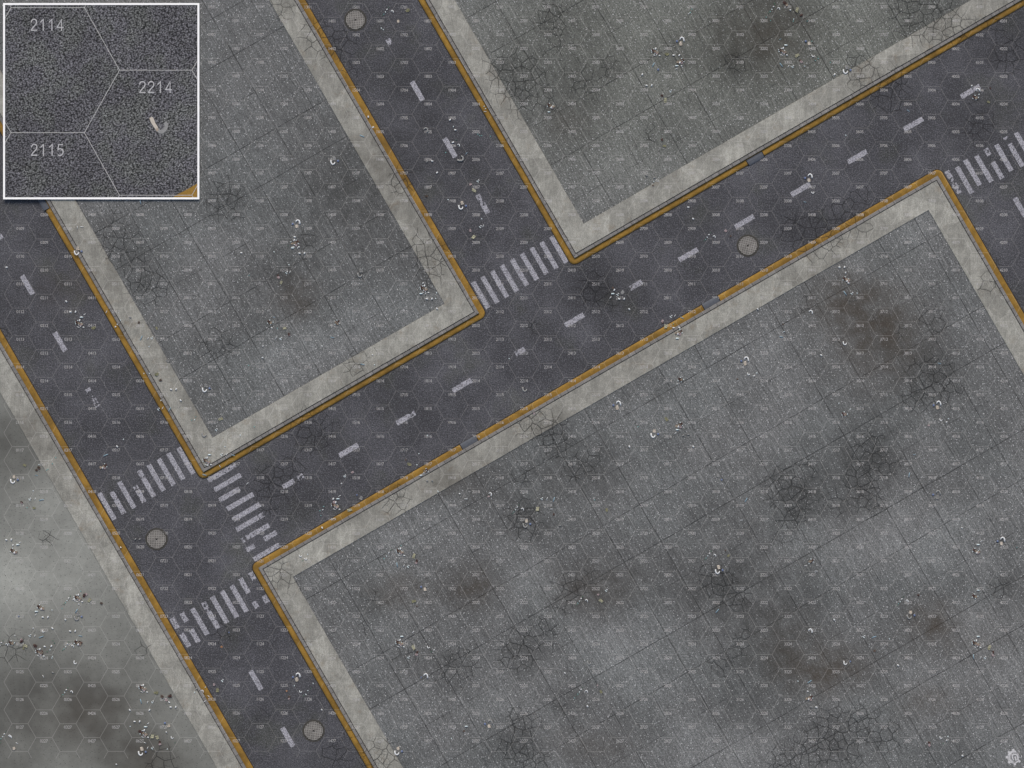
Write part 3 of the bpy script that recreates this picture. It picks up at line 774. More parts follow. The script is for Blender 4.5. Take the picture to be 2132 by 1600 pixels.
# ------------------------------------------------------------------ painted gear emblem, lower right corner
def emblem():
    cx, cy = 2110.0, 1576.0; z = LZ + .007; X0, Y0 = W(cx, cy)
    root = empty('gear_emblem', (X0, Y0, 0)); tag(root, 'pale grey gear wheel emblem painted on the ground in the bottom right corner', 'emblem')
    bm = bmesh.new()
    def flush(name):
        nonlocal bm
        bmesh.ops.recalc_face_normals(bm, faces=bm.faces)
        for fc in bm.faces:
            if fc.normal.z < 0: fc.normal_flip()
        me = bpy.data.meshes.new(name); bm.to_mesh(me); bm.free(); bm = bmesh.new()
        link(name, me, M['logo'], root)
    def P(r, a, ox=0, oy=0):
        return W(cx + ox + r * math.cos(a), cy + oy - r * math.sin(a))
    def poly(pts):
        vsx = [bm.verts.new((p[0] - X0, p[1] - Y0, z)) for p in pts]
        bm.faces.new(vsx)
    def band(r0, r1, a0, a1, ox=0, oy=0, n=None, ox2=None, oy2=None):
        n = n or max(2, int(abs(a1 - a0) / 8))
        for i in range(n):
            a = math.radians(a0 + (a1 - a0) * i / n); b = math.radians(a0 + (a1 - a0) * (i + 1) / n)
            poly([P(r0, a, ox if ox2 is None else ox2, oy if oy2 is None else oy2), P(r1, a, ox, oy), P(r1, b, ox, oy), P(r0, b, ox if ox2 is None else ox2, oy if oy2 is None else oy2)])
    # gear rim, left two thirds, thinning to the right; small slots stand for the worn lettering
    band(10.0, 13.6, 70, 168, ox2=1.6, oy2=-.6)
    for k in range(9):
        a = 170 + k * 12.2; band(10.0, 11.0, a, a + 12.2, ox2=1.4, oy2=-.4, n=2); band(12.3, 13.6, a, a + 12.2, n=2); band(11.0, 12.3, a, a + 5.5, n=1)
    band(10.4, 13.6, 280, 330, ox2=1.4, oy2=-.4)
    for a, hw, r1 in ((95, 10, 17.2), (135, 9, 17), (182, 10, 17), (228, 10, 17.2), (278, 10, 17.4), (322, 10, 17)):
        A = [math.radians(a + q) for q in (-hw * 1.15, hw * 1.15, hw * .75, -hw * .75)]
        poly([P(13.2, A[0]), P(13.2, A[1]), P(r1, A[2]), P(r1, A[3])][::-1])
    flush('gear_rim')
    for a in (5, 50):
        band(15.6, 16.5, a - 9, a + 9, n=2); flush('gear_tooth')
    band(8.6, 9.5, -40, 250, 1.6, -.6)
    flush('inner_ring')
    # the n-shaped sign inside the ring
    def quad(x0, y0, x1, y1, w):
        dx, dy = x1 - x0, y1 - y0; L = math.hypot(dx, dy); nx, ny = -dy / L * w / 2, dx / L * w / 2
        poly([W(cx + x0 + nx, cy + y0 + ny), W(cx + x1 + nx, cy + y1 + ny), W(cx + x1 - nx, cy + y1 - ny), W(cx + x0 - nx, cy + y0 - ny)])
    quad(-3.2, -5.6, -2.6, 2.6, 3.2); quad(-2.6, 2.6, 0.0, 6.8, 2.2); quad(-1.5, -5.8, 5.6, -5.6, 3.2)
    quad(5.9, -5.6, 7.8, -1, 3.2); quad(7.8, -1, 9.0, 6.4, 3.2); quad(2.4, -1.2, 4.6, 7.4, 3.0)
    flush('arch_sign'); bm.free()
emblem()

# ------------------------------------------------------------------ framed close-up panel lying in the upper left corner
def box_mesh(name, x0, y0, x1, y1, z0, z1, X0, Y0):
    a = W(x0, y1); b = W(x1, y0)
    vs = [(p - X0, q - Y0, z) for z in (z0, z1) for p, q in ((a[0], a[1]), (b[0], a[1]), (b[0], b[1]), (a[0], b[1]))]
    return vs, [(0, 3, 2, 1), (4, 5, 6, 7), (0, 1, 5, 4), (1, 2, 6, 5), (2, 3, 7, 6), (3, 0, 4, 7)]
STROKE = {'1': [(.10, .72), (.34, .96), (.34, .0)], '2': [(.05, .72), (.09, .86), (.18, .95), (.30, .98), (.43, .94), (.51, .83), (.51, .68), (.44, .53), (.28, .36), (.10, .14), (.07, .05), (.56, .05)],
          '4': [(.43, .0), (.43, .96), (.05, .30), (.60, .27)], '5': [(.52, .95), (.16, .95), (.10, .52), (.20, .59), (.31, .61), (.45, .55), (.53, .42), (.53, .26), (.46, .11), (.33, .03), (.20, .03), (.10, .10)]}
def panel():
    X0, Y0 = W(212, 212); ZB = .122
    e = empty('framed_panel', (X0, Y0, 0))
    tag(e, 'large square white framed close up panel of asphalt lying over the street and pavement', 'framed panel')
    vs, fs = [], []
    for r in ((8, 8, 416, 12), (8, 412, 416, 416), (8, 12, 12, 412), (412, 12, 416, 412)):
        v, f = box_mesh('b', r[0], r[1], r[2], r[3], ZB, ZB + .060, X0, Y0); b = len(vs); vs += v; fs += [tuple(b + k for k in q) for q in f]
    link('frame', mesh('frame', vs, fs), M['white'], e)
    v, f = box_mesh('b', 12, 12, 412, 412, ZB + .002, ZB + .050, X0, Y0)
    sh = link('picture_sheet', mesh('picture_sheet', v, f), M['closeup'], e)
    z = ZB + .054
    vs, fs = [], []
    lines = [(24.5,17.5,177,17.5),(24.5,17.5,12.2,39),(22,12.2,24.5,17.5),(177,17.5,250,147.5),(177,17.5,180,12.2),(250,147.5,400.5,147.5),(400.5,147.5,411.8,128),(400.5,147.5,411.8,167),
             (250,147.5,177,277.5),(177,277.5,24.5,277.5),(24.5,277.5,12.2,256),(24.5,277.5,12.2,298),(177,277.5,250,407.5),(250,407.5,400.5,407.5),(400.5,407.5,411.8,388),(250,407.5,247.5,411.8),(400.5,407.5,403,411.8)]
    for i, (xa, ya, xb, yb) in enumerate(lines):
        L = math.hypot(xb - xa, yb - ya); nx, ny = -(yb - ya) / L * .62, (xb - xa) / L * .62; b = len(vs)
        for x, y in ((xa + nx, ya + ny), (xb + nx, yb + ny), (xb - nx, yb - ny), (xa - nx, ya - ny)):
            P = W(x, y); vs.append((P[0] - X0, P[1] - Y0, z + .0004 * i))
        fs.append((b, b + 1, b + 2, b + 3))
    link('printed_grid', mesh('printed_grid', vs, fs), M['line'], sh)
    for s_, x, y in (('2114', 99.5, 53.5), ('2214', 325, 183), ('2115', 100, 313.5)):
        for i, ch in enumerate(s_):
            vs, fs = [], []
            pl = STROKE[ch]; hw = .046
            for k, (px_, py_) in enumerate(pl):
                a = pl[max(k - 1, 0)]; c = pl[min(k + 1, len(pl) - 1)]
                d0 = Vector((px_ - a[0], py_ - a[1])); d1 = Vector((c[0] - px_, c[1] - py_))
                if d0.length < 1e-6: d0 = d1
                if d1.length < 1e-6: d1 = d0
                d0.normalize(); d1.normalize(); t = (d0 + d1).normalized() if (d0 + d1).length > .2 else d1
                m = hw / max(.5, abs(t.dot(d1)))
                for sg in (1, -1):
                    P = W(x + (i - 1.5) * 18 + (px_ - .3 - t.y * m * sg) * 24.5, y + 12.2 - (py_ + t.x * m * sg) * 24.5)
                    vs.append((P[0] - X0, P[1] - Y0, z + .008 + .0003 * k))
            fs = [(2 * k, 2 * k + 1, 2 * k + 3, 2 * k + 2) for k in range(len(pl) - 1)]
            link('printed_digit', mesh('printed_digit', vs, fs), M['digits'], sh)
    def flat(nm, pts, mat, zz):
        vs = [(W(x, y)[0] - X0, W(x, y)[1] - Y0, zz) for x, y in pts]
        me = mesh(nm, vs, [tuple(range(len(vs)))])
        if me.polygons[0].normal.z < 0: me.flip_normals()
        return link(nm, me, mat, sh)
    flat('printed_kerb_corner', [(411.8, 383), (411.8, 411.8), (361, 411.8), (372, 405), (386, 398), (398, 391)], M['yprint'], ZB + .0525)
    flat('printed_paper', [(312, 247), (318, 244.5), (320.5, 247), (324, 257), (329.5, 265), (331, 271), (326, 272.5), (321, 265), (316, 257)], LM['cream'], ZB + .0625)
    flat('printed_paper', [(324.5, 268), (329.5, 265), (332, 270), (336, 272), (341, 270), (344, 264), (342, 258), (346, 254), (351, 258), (351, 266), (347, 274), (341, 279), (333, 279), (327, 275)], LM['grey'], ZB + .0620)
    flat('printed_paper', [(325, 270), (330, 267.5), (331.5, 272), (327.5, 275)], LM['tan'], ZB + .0640)
panel()

# ------------------------------------------------------------------ litter
def crumple(name, w, d, h, seed, n=6, cut=.0):
    r = random.Random(seed); vs, fs = [], []
    for j in range(n + 1):
        for i in range(n + 1):
            x = (i / n - .5) * w * (1 + r.uniform(-.14, .14)); y = (j / n - .5) * d * (1 + r.uniform(-.14, .14))
            z = abs(math.sin(i * 1.9 + seed) * math.cos(j * 1.7 + seed * .7)) * h * .7 + r.uniform(0, h * .4) + .003
            vs.append((x, y, z))
    for j in range(n):
        for i in range(n):
            corner = (i in (0, n - 1)) and (j in (0, n - 1))
            if corner and r.random() < .6: continue
            q = j * (n + 1) + i; fs.append((q, q + 1, q + n + 2, q + n + 1))
    return mesh(name, vs, fs)
def tube(name, pts, rad, sides=8, flat=1.0, caps=True):
    vs, fs = [], []; n = len(pts)
    for i, p in enumerate(pts):
        p = Vector(p); t = (Vector(pts[min(i + 1, n - 1)]) - Vector(pts[max(i - 1, 0)])).normalized()
        side = t.cross(Vector((0, 0, 1))).normalized(); up = side.cross(t)
        rr = rad[i] if isinstance(rad, (list, tuple)) else rad
        for k in range(sides):
            a = 2 * math.pi * k / sides; q = p + side * math.cos(a) * rr + up * math.sin(a) * rr * flat
            vs.append(tuple(q))
    for i in range(n - 1):
        for k in range(sides):
            fs.append((i * sides + k, i * sides + (k + 1) % sides, (i + 1) * sides + (k + 1) % sides, (i + 1) * sides + k))
    fs.append(tuple(range(sides - 1, -1, -1))); fs.append(tuple((n - 1) * sides + k for k in range(sides)))
    return mesh(name, vs, fs, True)
def px(v): return v / K
def curl(name, big=True):
    s = 1.0 if big else .56
    pts = [(-4.6, 4.2), (-4.0, .6), (-2.0, -3.2), (1.2, -4.4), (4.2, -2.2), (5.0, 1.6)]
    return tube(name, [(px(x) * s, px(y) * s, .022) for x, y in pts], [px(q) * s for q in (1.5, 1.7, 1.6, 1.6, 1.4, .9)], 8, .7)
ICO = None
def lump(name, r, seed, sq=.75):
    bm = bmesh.new(); bmesh.ops.create_icosphere(bm, subdivisions=2, radius=r); rr = random.Random(seed)
    for v in bm.verts: v.co *= 1 + rr.uniform(-.12, .12); v.co.z = max(v.co.z * sq + r * sq * .8, 0)
    me = bpy.data.meshes.new(name); bm.to_mesh(me); bm.free(); return me
def flake(name, w, d, seed):
    r = random.Random(seed); n = 6
    pts = [(math.cos(2 * math.pi * i / n) * w * r.uniform(.75, 1.1) / 2, math.sin(2 * math.pi * i / n) * d * r.uniform(.75, 1.1) / 2) for i in range(n)]
    vs = [(x, y, .004) for x, y in pts] + [(x * .9, y * .9, .014 + r.uniform(0, .01)) for x, y in pts] + [(0, 0, .022)]
    fs = [(i, (i + 1) % n, n + (i + 1) % n, n + i) for i in range(n)] + [(n + i, n + (i + 1) % n, 2 * n) for i in range(n)]
    return mesh(name, vs, fs)

LIB = {  # code: (object name, category, look, material keys, mesh variants)
 'U': ('paper_curl', 'paper scrap', 'white U shaped curl of paper', 'white', [curl('paper_curl')]),
 'u': ('paper_curl', 'paper scrap', 'dusty grey curl of paper', 'grey', [curl('dusty_curl')]),
 'C': ('paper_hook', 'paper scrap', 'small white hooked bit of paper', 'white', [curl('paper_hook', False)]),
 'P': ('crumpled_paper', 'crumpled paper', 'crumpled cream paper', 'cream', [crumple('crumpled_paper', px(6.6), px(8.4), .05, s) for s in (1, 2, 3)]),
 'p': ('crumpled_paper', 'crumpled paper', 'dusty crumpled grey paper', 'grey', [crumple('dusty_paper', px(6.6), px(8), .05, s) for s in (4, 5)]),
 'B': ('foil_ball', 'foil ball', 'small blue foil ball', 'blue', [lump('foil_ball', px(2.5), s) for s in (1, 2)]),
 'M': ('card_scrap', 'card scrap', 'dark red torn card', 'maroon', [crumple('red_card', px(6), px(9), .06, s, 5) for s in (11, 12, 13)]),
 'T': ('card_scrap', 'card scrap', 'tan torn card', 'tan', [crumple('tan_card', px(5.4), px(5.2), .06, s, 5) for s in (21, 22, 23)]),
 'N': ('card_scrap', 'card scrap', 'brown torn card', 'brown', [crumple('brown_card', px(7), px(6), .05, s, 5) for s in (24, 25)]),
 'K': ('paper_scrap', 'paper scrap', 'pinkish torn paper', 'pink', [crumple('pink_paper', px(4.6), px(6), .05, s, 5) for s in (31, 32)]),
 'Y': ('sweet_wrapper', 'wrapper', 'pale yellow crumpled wrapper', 'yellow', [crumple('yellow_wrapper', px(10), px(6), .06, s, 6) for s in (41, 42)]),
 'O': ('sweet_wrapper', 'wrapper', 'faded olive crumpled wrapper', 'olive', [crumple('olive_wrapper', px(9), px(6), .05, s, 6) for s in (43, 44)]),
 'S': ('paper_cup_end', 'paper stub', 'short white paper stub', 'white', [tube('paper_stub', [(-px(2.3), 0, .026), (-px(2.0), 0, .026), (px(2.0), 0, .026), (px(2.3), 0, .026)], [px(1.1), px(1.55), px(1.45), px(1.0)], 10)]),
 's': ('paper_cup_end', 'paper stub', 'short grey paper stub', 'grey', [tube('grey_stub', [(-px(2.3), 0, .024), (px(2.3), 0, .024)], px(1.3), 10)]),
 'V': ('small_bottle', 'small bottle', 'small pale plastic bottle', 'pale', [tube('small_bottle', [(-px(3.6), 0, .024), (-px(3.2), 0, .024), (px(1.8), 0, .024), (px(2.4), 0, .024), (px(2.6), 0, .024), (px(3.8), 0, .024)], [px(1.1), px(1.45), px(1.45), px(.9), px(.7), px(.7)], 10)]),
 'L': ('drinking_straw', 'straw', 'light blue drinking straw', 'sky', [tube('drinking_straw', [(-px(5), px(1), .016), (0, 0, .016), (px(5), -px(1.2), .016)], px(.95), 8)]),
 'l': ('paper_stick', 'paper stick', 'thin pale paper stick', 'white', [tube('paper_stick', [(-px(3), 0, .012), (px(3), 0, .012)], px(.6), 6)]),
 'G': ('paper_flake', 'paper flake', 'tiny pale blue white flake', 'pale', [flake('paper_flake', px(3.4), px(2.2), s) for s in (1, 2, 3)]),
 't': ('plastic_flake', 'plastic flake', 'tiny teal plastic flake', 'teal', [flake('teal_flake', px(3), px(2), s) for s in (4, 5)]),
 'g': ('plastic_flake', 'plastic flake', 'tiny dark green plastic flake', 'green', [flake('green_flake', px(3), px(1.8), s) for s in (6, 7)]),
 'R': ('card_scrap', 'card scrap', 'orange tan torn card', 'orange', [crumple('orange_card', px(6), px(5), .05, s, 5) for s in (51,)]),
}
IT = []
def put(code, x, y, rot=None, sc=1.0): IT.append((code, x, y, random.uniform(0, 360) if rot is None else rot, sc))
def many(code, pts, rot=None):
    for p in pts: put(code, p[0], p[1], p[2] if len(p) > 2 else rot)
def mA(x, y, c='PUB'):        # crumpled paper, curl below, ball to the right
    put(c[0], x, y, 8); put(c[1], x - 3, y + 9, -8); put(c[2], x + 8, y + 6) if len(c) > 2 else None
def mB(x, y, c='PUB'):        # the same turned round
    put(c[0], x, y, 188); put(c[1], x + 3, y - 9, 172); put(c[2], x - 8, y - 5) if len(c) > 2 else None
def heap(x, y, full=True, flip=1, faint=False):
    put('M', x - 5 * flip, y - .5, 20 * flip, .78); put('G', x - 7.5 * flip, y + 2.5); put('G', x - 3 * flip, y - 4); put('G', x + 4, y + .5); put('G', x - 1, y + 5)
    put('T', x - .5 * flip, y + 1.5); put('N', x - 2 * flip, y + 1, 40)
    if not faint:
        put('T', x + 5 * flip, y + 3.2); put('S', x + 1 * flip, y - 4.6 * (1 if full else -1), 70); put('K', x + 3, y + 5)
    if full and not faint:
        put('l', x - 2, y + 9.5, -20); put('S', x + 9, y + 9.8, -10, .8); put('G', x - 8, y - 1); put('G', x + 3, y + 8)
def glit(x, y):
    put('S', x + 1.6, y - 1.4, -30, .62); put('G', x - 1.6, y + .6); put('G', x + .4, y + 2.2)
def pair(x, y): put('S', x, y, -15); put('S', x + 10.6, y - .4, 70)
def trio(x, y):               # two flakes, a hook and green shreds on a slant
    put('S', x - 6, y - 4, 30, .7); put('G', x - 9.5, y + 1.5); put('C', x + 5, y + .5, 170); put('t', x - 13, y + 6); put('g', x - 3, y - 8); put('g', x - 16, y + 9)

# upper middle street
trio(812, 24); put('O', 849, 22); put('P', 829, 45, 10, .8); many('G', [(794, 59), (798, 62)])
put('u', 887, 271, 160); many('S', [(937, 250), (767, 244), (777, 266), (948, 271), (910, 360)]); put('L', 754, 284, -10); put('l', 1010, 233, 5); many('G', [(1008, 222), (1011, 227), (944, 264)])
many('t', [(995, 280), (1003, 283), (999, 283), (1021, 284), (928, 318)]); put('S', 943, 297, 20, 1.1); put('C', 955, 303, 160); put('u', 959, 331, 60, 1.3); put('s', 889, 337, 60); put('S', 900, 336, -15)
mA(696, 330, 'pUB'); put('K', 980, 384); put('Y', 987, 397); glit(995, 377); put('g', 950, 292); put('L', 971, 320, 60, .6)
mA(962, 423); put('N', 888, 409, None, .8); glit(1000, 472); put('l', 1006, 471, 70); put('K', 979, 480); put('Y', 986, 494); put('G', 1003, 456); put('G', 933, 416)
# upper right ground
many('t', [(1440, 20), (1437, 27), (1595, 37), (1604, 44)]); put('l', 1434, 29, 40); mB(1417, 92)
heap(1364, 107, True); put('O', 1388, 114); heap(1416, 127, False, -1); put('V', 1409, 138, 0); many('S', [(1414, 116), (1402, 116, 0)]); put('l', 1408, 144, 35); put('S', 1419, 138, 60, .7)
put('L', 1360, 136); put('B', 1370, 146); put('S', 1337, 156, 60); pair(1346, 179); glit(1396, 190); put('M', 1378, 200, None, .7); put('Y', 1385, 210)
heap(1147, 220, False, 1); put('V', 1143, 234, 0, .8); put('M', 1378, 292, None, .7); put('O', 1383, 305, None, .8); put('s', 1346, 366); put('s', 1362, 371); put('l', 1369, 378, 0); put('G', 1361, 379); put('N', 1359, 387, None, .6)
trio(1616, 19); put('M', 1633, 7); put('Y', 1659, 22); put('M', 1668, 33, None, .8); put('S', 1645, 22, 0, .8); put('T', 1638, 12); put('g', 1612, 8); put('t', 1651, 45); put('t', 1680, 45); put('G', 1652, 41)
put('L', 1624, 83, 50, .5); put('V', 1636, 95, 0); heap(1629, 106, True); put('Y', 1659, 117); put('K', 1668, 130); put('M', 1666, 127, None, .6); put('C', 1692, 117, 0); many('t', [(1703, 123), (1697, 127), (1728, 131), (1690, 87)]); put('P', 1684, 92, 185); put('B', 1677, 87)
put('L', 1626, 136); glit(1650, 139); put('l', 1641, 139, 60); mA(1762, 141, 'pUB'); put('S', 1737, 156, 50); put('G', 1675, 139); put('g', 1702, 119)
# cross street, right part
put('L', 1891, 231, -20, .7); put('G', 1761, 282); put('U', 2036, 188, 190, .9); heap(2033, 203, False, 1, True); put('G', 2038, 197); put('O', 2058, 213, None, .7); put('M', 2062, 184, None, .5); put('S', 2023, 179, 60, .8)
mB(1684, 376); put('C', 1692, 401, 20); put('L', 1676, 421, 0, .6); put('S', 1433, 432, -10); put('S', 1443, 456, -30)
trio(1482, 493); put('K', 1511, 481); put('N', 1521, 492, None, .6)
put('V', 1276, 612, 0); put('S', 1279, 604, 60); glit(1286, 613); put('p', 1296, 609); pair(1289, 623); put('l', 1271, 620, 50); put('S', 1310, 644, -50); put('N', 1276, 600, None, .7)
glit(1397, 659); put('l', 1405, 658, 60); put('L', 1420, 662, -15, .8); put('K', 1379, 669); put('M', 1380, 673, None, .5); put('Y', 1386, 680); heap(1412, 691, False, -1); put('V', 1410, 705, 0); many('S', [(1402, 683, 0), (1414, 683, -40)]); put('t', 1402, 675)
put('G', 1060, 747)
# left street
put('L', 293, 420); put('l', 171, 473, 0, 1.2); put('l', 162, 474, 80); mA(163, 518); put('S', 14, 557, -10); put('S', 138, 628, -50); pair(147, 650); put('V', 170, 661, 0); heap(165, 672, True); put('l', 176, 655, 30); put('O', 195, 683)
put('l', 222, 650, 60); put('S', 241, 681, 20, .8); put('G', 245, 676); put('G', 252, 667); put('s', 272, 661); put('N', 290, 672, None, .7); put('O', 327, 684, None, .7); put('L', 295, 704); glit(317, 704); put('l', 309, 705, 60); put('G', 311, 722); put('S', 503, 527, -10, .9); put('t', 519, 574)
many('G', [(300, 778), (312, 778)]); put('O', 327, 780); put('N', 335, 792, None, .8); put('p', 350, 752, None, .8); put('t', 518, 761); put('M', 334, 793, None, .5)
pair(357, 811); mA(429, 803, 'pUB'); put('S', 377, 834, -50); put('G', 336, 834); glit(330, 852); put('l', 339, 850, 60); put('L', 354, 853); put('Y', 460, 873); glit(451, 895); put('u', 425, 905, -10); many('t', [(408, 868), (400, 875), (530, 889)]); put('G', 406, 874)
put('G', 501, 906); put('S', 244, 930, -50); put('L', 220, 948); heap(215, 970, False, -1); put('G', 257, 915)
heap(431, 958, True); put('V', 437, 947, 0); glit(462, 946); put('L', 486, 948, 0, .8); put('L', 426, 989, -5, .9); put('l', 458, 971, -60); put('l', 473, 946, 60); put('G', 469, 930); put('S', 433, 969, 0, .8)
# upper left ground
mB(618, 472); heap(614, 505, True, -1); put('V', 610, 517, 0); put('S', 614, 494, -20); pair(624, 528); put('N', 622, 504, None, .7); put('l', 620, 517, 60); put('g', 600, 512); put('G', 571, 525)
glit(597, 568); put('l', 604, 567, 60); put('K', 580, 578); put('M', 579, 574, None, .6); put('Y', 586, 589, None, .8); mA(752, 564, 'pu'); put('G', 602, 552)
heap(883, 600, True); put('V', 877, 612, 0); put('S', 881, 590, 30, .8); pair(889, 623); put('l', 886, 612, 50); put('S', 910, 643, -50); put('G', 909, 610); put('G', 907, 622)
heap(565, 671, False, 1, True); put('S', 566, 683, -40, .8); put('Y', 593, 684, None, .8); put('M', 602, 697, None, .8); put('K', 603, 699, None, .7); glit(585, 705); put('l', 575, 704, 65); put('L', 571, 661, 0, .5); put('t', 578, 684)
heap(699, 671, False, -1, True); put('T', 703, 675, None, .9); put('S', 548, 721, 60, .7); put('S', 671, 721, -50, .7); put('L', 692, 703, 0, .8); put('L', 755, 759, 0, .9); put('S', 776, 739, -40, .7); put('G', 780, 760); put('S', 547, 745, -30, .9)
# smooth ground, lower left
mA(30, 993); put('N', 82, 974); put('N', 77, 979, None, .8); put('O', 52, 969, None, .8); glit(63, 1039); put('l', 74, 1039, 65); put('L', 87, 1041); put('M', 46, 1046, None, .7); put('K', 46, 1048, None, .7); put('t', 57, 1057); put('G', 70, 1022); put('O', 72, 1058, None, .7)
pair(14, 1124); put('V', 38, 1134, 0); put('S', 28, 1135, 60, .8); heap(30, 1146, False); put('l', 42, 1130, 30); many('t', [(117, 953), (110, 966), (101, 977), (98, 979)]); put('G', 82, 968); put('L', 77, 990, 0, .6)
put('S', 252, 1140, -50, .8); many('s', [(282, 1123), (291, 1123)]); put('l', 515, 1007, 40)
heap(163, 1243, True); put('M', 176, 1240); put('K', 180, 1237); put('Y', 187, 1250); trio(150, 1249); put('t', 130, 1267); put('S', 165, 1258, 0, .7); put('t', 169, 1231)
heap(86, 1263, False); put('V', 77, 1273, 0); pair(90, 1285); put('l', 75, 1280, 40); put('L', 160, 1272); mA(163, 1278, 'puB'); put('S', 137, 1290, -40, .9); put('G', 109, 1270); put('N', 212, 1256, None, .8); put('B', 40, 1283, None, .6)
put('S', 110, 1308, -45); put('S', 70, 1308, 60, .7); glit(63, 1323); put('l', 73, 1324, 65); put('C', 91, 1314, -20); put('L', 87, 1326); pair(147, 1314); put('L', 168, 1324, 0, .8); heap(163, 1337, False); put('M', 168, 1338); trio(147, 1345)
heap(27, 1338, False, 1, True); put('M', 46, 1335); put('K', 46, 1332); put('Y', 54, 1345); trio(10, 1342); put('S', 32, 1323, 60, .6); put('O', 50, 1350, None, .6)
heap(83, 1356, True); put('M', 74, 1344, 60); put('M', 88, 1358); put('S', 94, 1346, -20); put('S', 108, 1345, 60); put('G', 105, 1353); many('g', [(99, 1357), (114, 1339), (111, 1334)]); put('G', 110, 1367); put('G', 109, 1370); put('U', 157, 1379, -30, .7); put('s', 111, 1400); put('l', 91, 1408, -60)
trio(145, 1440); heap(298, 1431, True); put('O', 326, 1442); put('N', 338, 1450); put('M', 354, 1449); put('K', 347, 1457); put('S', 353, 1462, -30, .9); pair(356, 1472); put('L', 294, 1460); glit(318, 1461); put('l', 308, 1462, 65); many('S', [(271, 1478, -50), (312, 1478, 60)]); put('O', 324, 1442, None, .7)
pair(281, 1502); put('V', 304, 1513, 0); put('l', 309, 1506, 35); heap(300, 1525, True); put('S', 301, 1520, 65); put('M', 293, 1523); many('Y', [(318, 1533), (328, 1535)]); put('K', 334, 1549); put('M', 333, 1545, None, .7); put('C', 359, 1535, -10); put('B', 344, 1505); put('P', 352, 1511, 0, .8); mA(296, 1559); glit(318, 1557); put('l', 308, 1557, 65); put('S', 347, 1524, -40, .7); many('G', [(272, 1512), (349, 1559)]); many('g', [(365, 1546), (313, 1531)]); put('l', 302, 1546, -30)
trio(16, 1532); put('P', 30, 1558, 10, .9); put('C', 23, 1534, 170); put('l', 36, 1547, -30); put('S', 243, 1591, -40, .8); put('g', 2, 1546)
# lower street
put('s', 410, 1434); put('C', 422, 1439, 170); put('G', 406, 1441); put('l', 435, 1450, -40); put('l', 427, 1460, 30); put('G', 428, 1431); glit(463, 1417); put('K', 446, 1426); put('O', 453, 1437); put('R', 461, 1347, 20, .8); put('B', 477, 1317, None, .6)
mB(618, 1415); put('R', 597, 1439, None, .6); put('N', 602, 1451, None, .7); put('K', 602, 1455, None, .6); put('C', 626, 1440, 0); many('G', [(637, 1446), (641, 1438), (613, 1428)]); many('g', [(632, 1449), (647, 1433)]); put('G', 652, 1423); put('S', 670, 1478, -50, .8)
# cross street, left part and its pavement
put('N', 845, 958, None, .6); put('O', 852, 967); put('G', 868, 968); put('G', 872, 945); heap(884, 980, False, -1, True); put('V', 877, 990, 10, .9); many('s', [(889, 1001), (900, 1001)]); put('G', 890, 907)
glit(718, 991); put('K', 734, 984); put('S', 711, 1007, 30, .7); put('V', 704, 1039, 0); put('S', 694, 1039, 60); put('l', 707, 1033, 30); heap(698, 1051, True); put('K', 696, 1046); many('t', [(674, 1055), (666, 1064), (668, 1074)]); put('S', 672, 1062, 30, .7); put('Y', 728, 1062); put('B', 743, 1031, None, .7); put('p', 752, 1037); put('l', 693, 1081, 20); put('S', 671, 1099, -60)
put('C', 626, 1157, 0); put('C', 637, 1163, 30); put('g', 631, 1167); put('G', 641, 1154); heap(833, 1147, True); put('Y', 862, 1158); put('M', 868, 1168, None, .8); put('K', 867, 1172); put('L', 827, 1176); glit(850, 1179); put('l', 841, 1178, 65); put('S', 810, 1150, 30, .7); put('G', 805, 1158); many('t', [(800, 1163), (835, 1136)]); put('g', 815, 1145); put('G', 912, 1023)
put('S', 957, 1028, -30, .8); put('l', 970, 1039, 0, 1.3); put('U', 1021, 1029, 150, .7); put('K', 1018, 1034, None, .8)
mB(885, 1227, 'PpB'); put('O', 862, 1252); put('N', 868, 1262, None, .5); heap(832, 1337, True); put('V', 837, 1325, 0); put('Y', 861, 1348); put('M', 869, 1358, None, .7); put('K', 867, 1363); put('C', 892, 1347, -10); put('S', 904, 1353, 30, .7); put('g', 898, 1357); glit(851, 1368); put('U', 887, 1407, 165); put('B', 877, 1410, None, .6); put('l', 860, 1316, 40)
mB(1018, 1512, 'PuB'); put('V', 971, 1512, 0, .9); put('N', 966, 1522, None, .7); mA(829, 1558); put('G', 940, 1537)
# lower right ground
put('C', 1558, 779, -10); put('S', 1570, 783, 30, .7); put('G', 1575, 777); mB(1551, 757); put('N', 1535, 790, None, .6); heap(1419, 790, False, 1, True); put('S', 1577, 644, -50, .9); put('l', 1410, 800, 0)
pair(1747, 557); put('S', 1760, 568, 60, .8); heap(1762, 581, False); put('S', 1766, 590, -10, .9); put('L', 1759, 611); glit(1773, 611); put('G', 1784, 611); put('U', 1688, 650, 165, .8); put('U', 1758, 715, -10, .8); put('S', 1709, 740, -40); put('G', 1632, 691); put('L', 1626, 702, 0, .8); put('L', 1955, 757, 0, .7); put('N', 1630, 676, None, .5)
put('u', 1092, 811, -10); put('K', 1112, 861, None, .8); mB(1285, 849); put('t', 1328, 889); mA(1362, 898); put('O', 1387, 873); heap(1413, 884, False, -1); put('V', 1410, 895, 0); put('l', 1406, 902, 40); many('s', [(1422, 907), (1433, 905)]); many('S', [(1310, 930, -60), (1443, 930, -50)])
glit(1128, 1038); put('l', 1139, 1038, 65); put('L', 1153, 1040); trio(1083, 1060); put('Y', 1119, 1060); mA(1096, 1085, 'PuB'); put('M', 1153, 1071, None, .6); put('s', 1166, 1094); put('O', 1263, 1062, None, .8); put('l', 1148, 1060, 0); put('t', 1238, 1041)
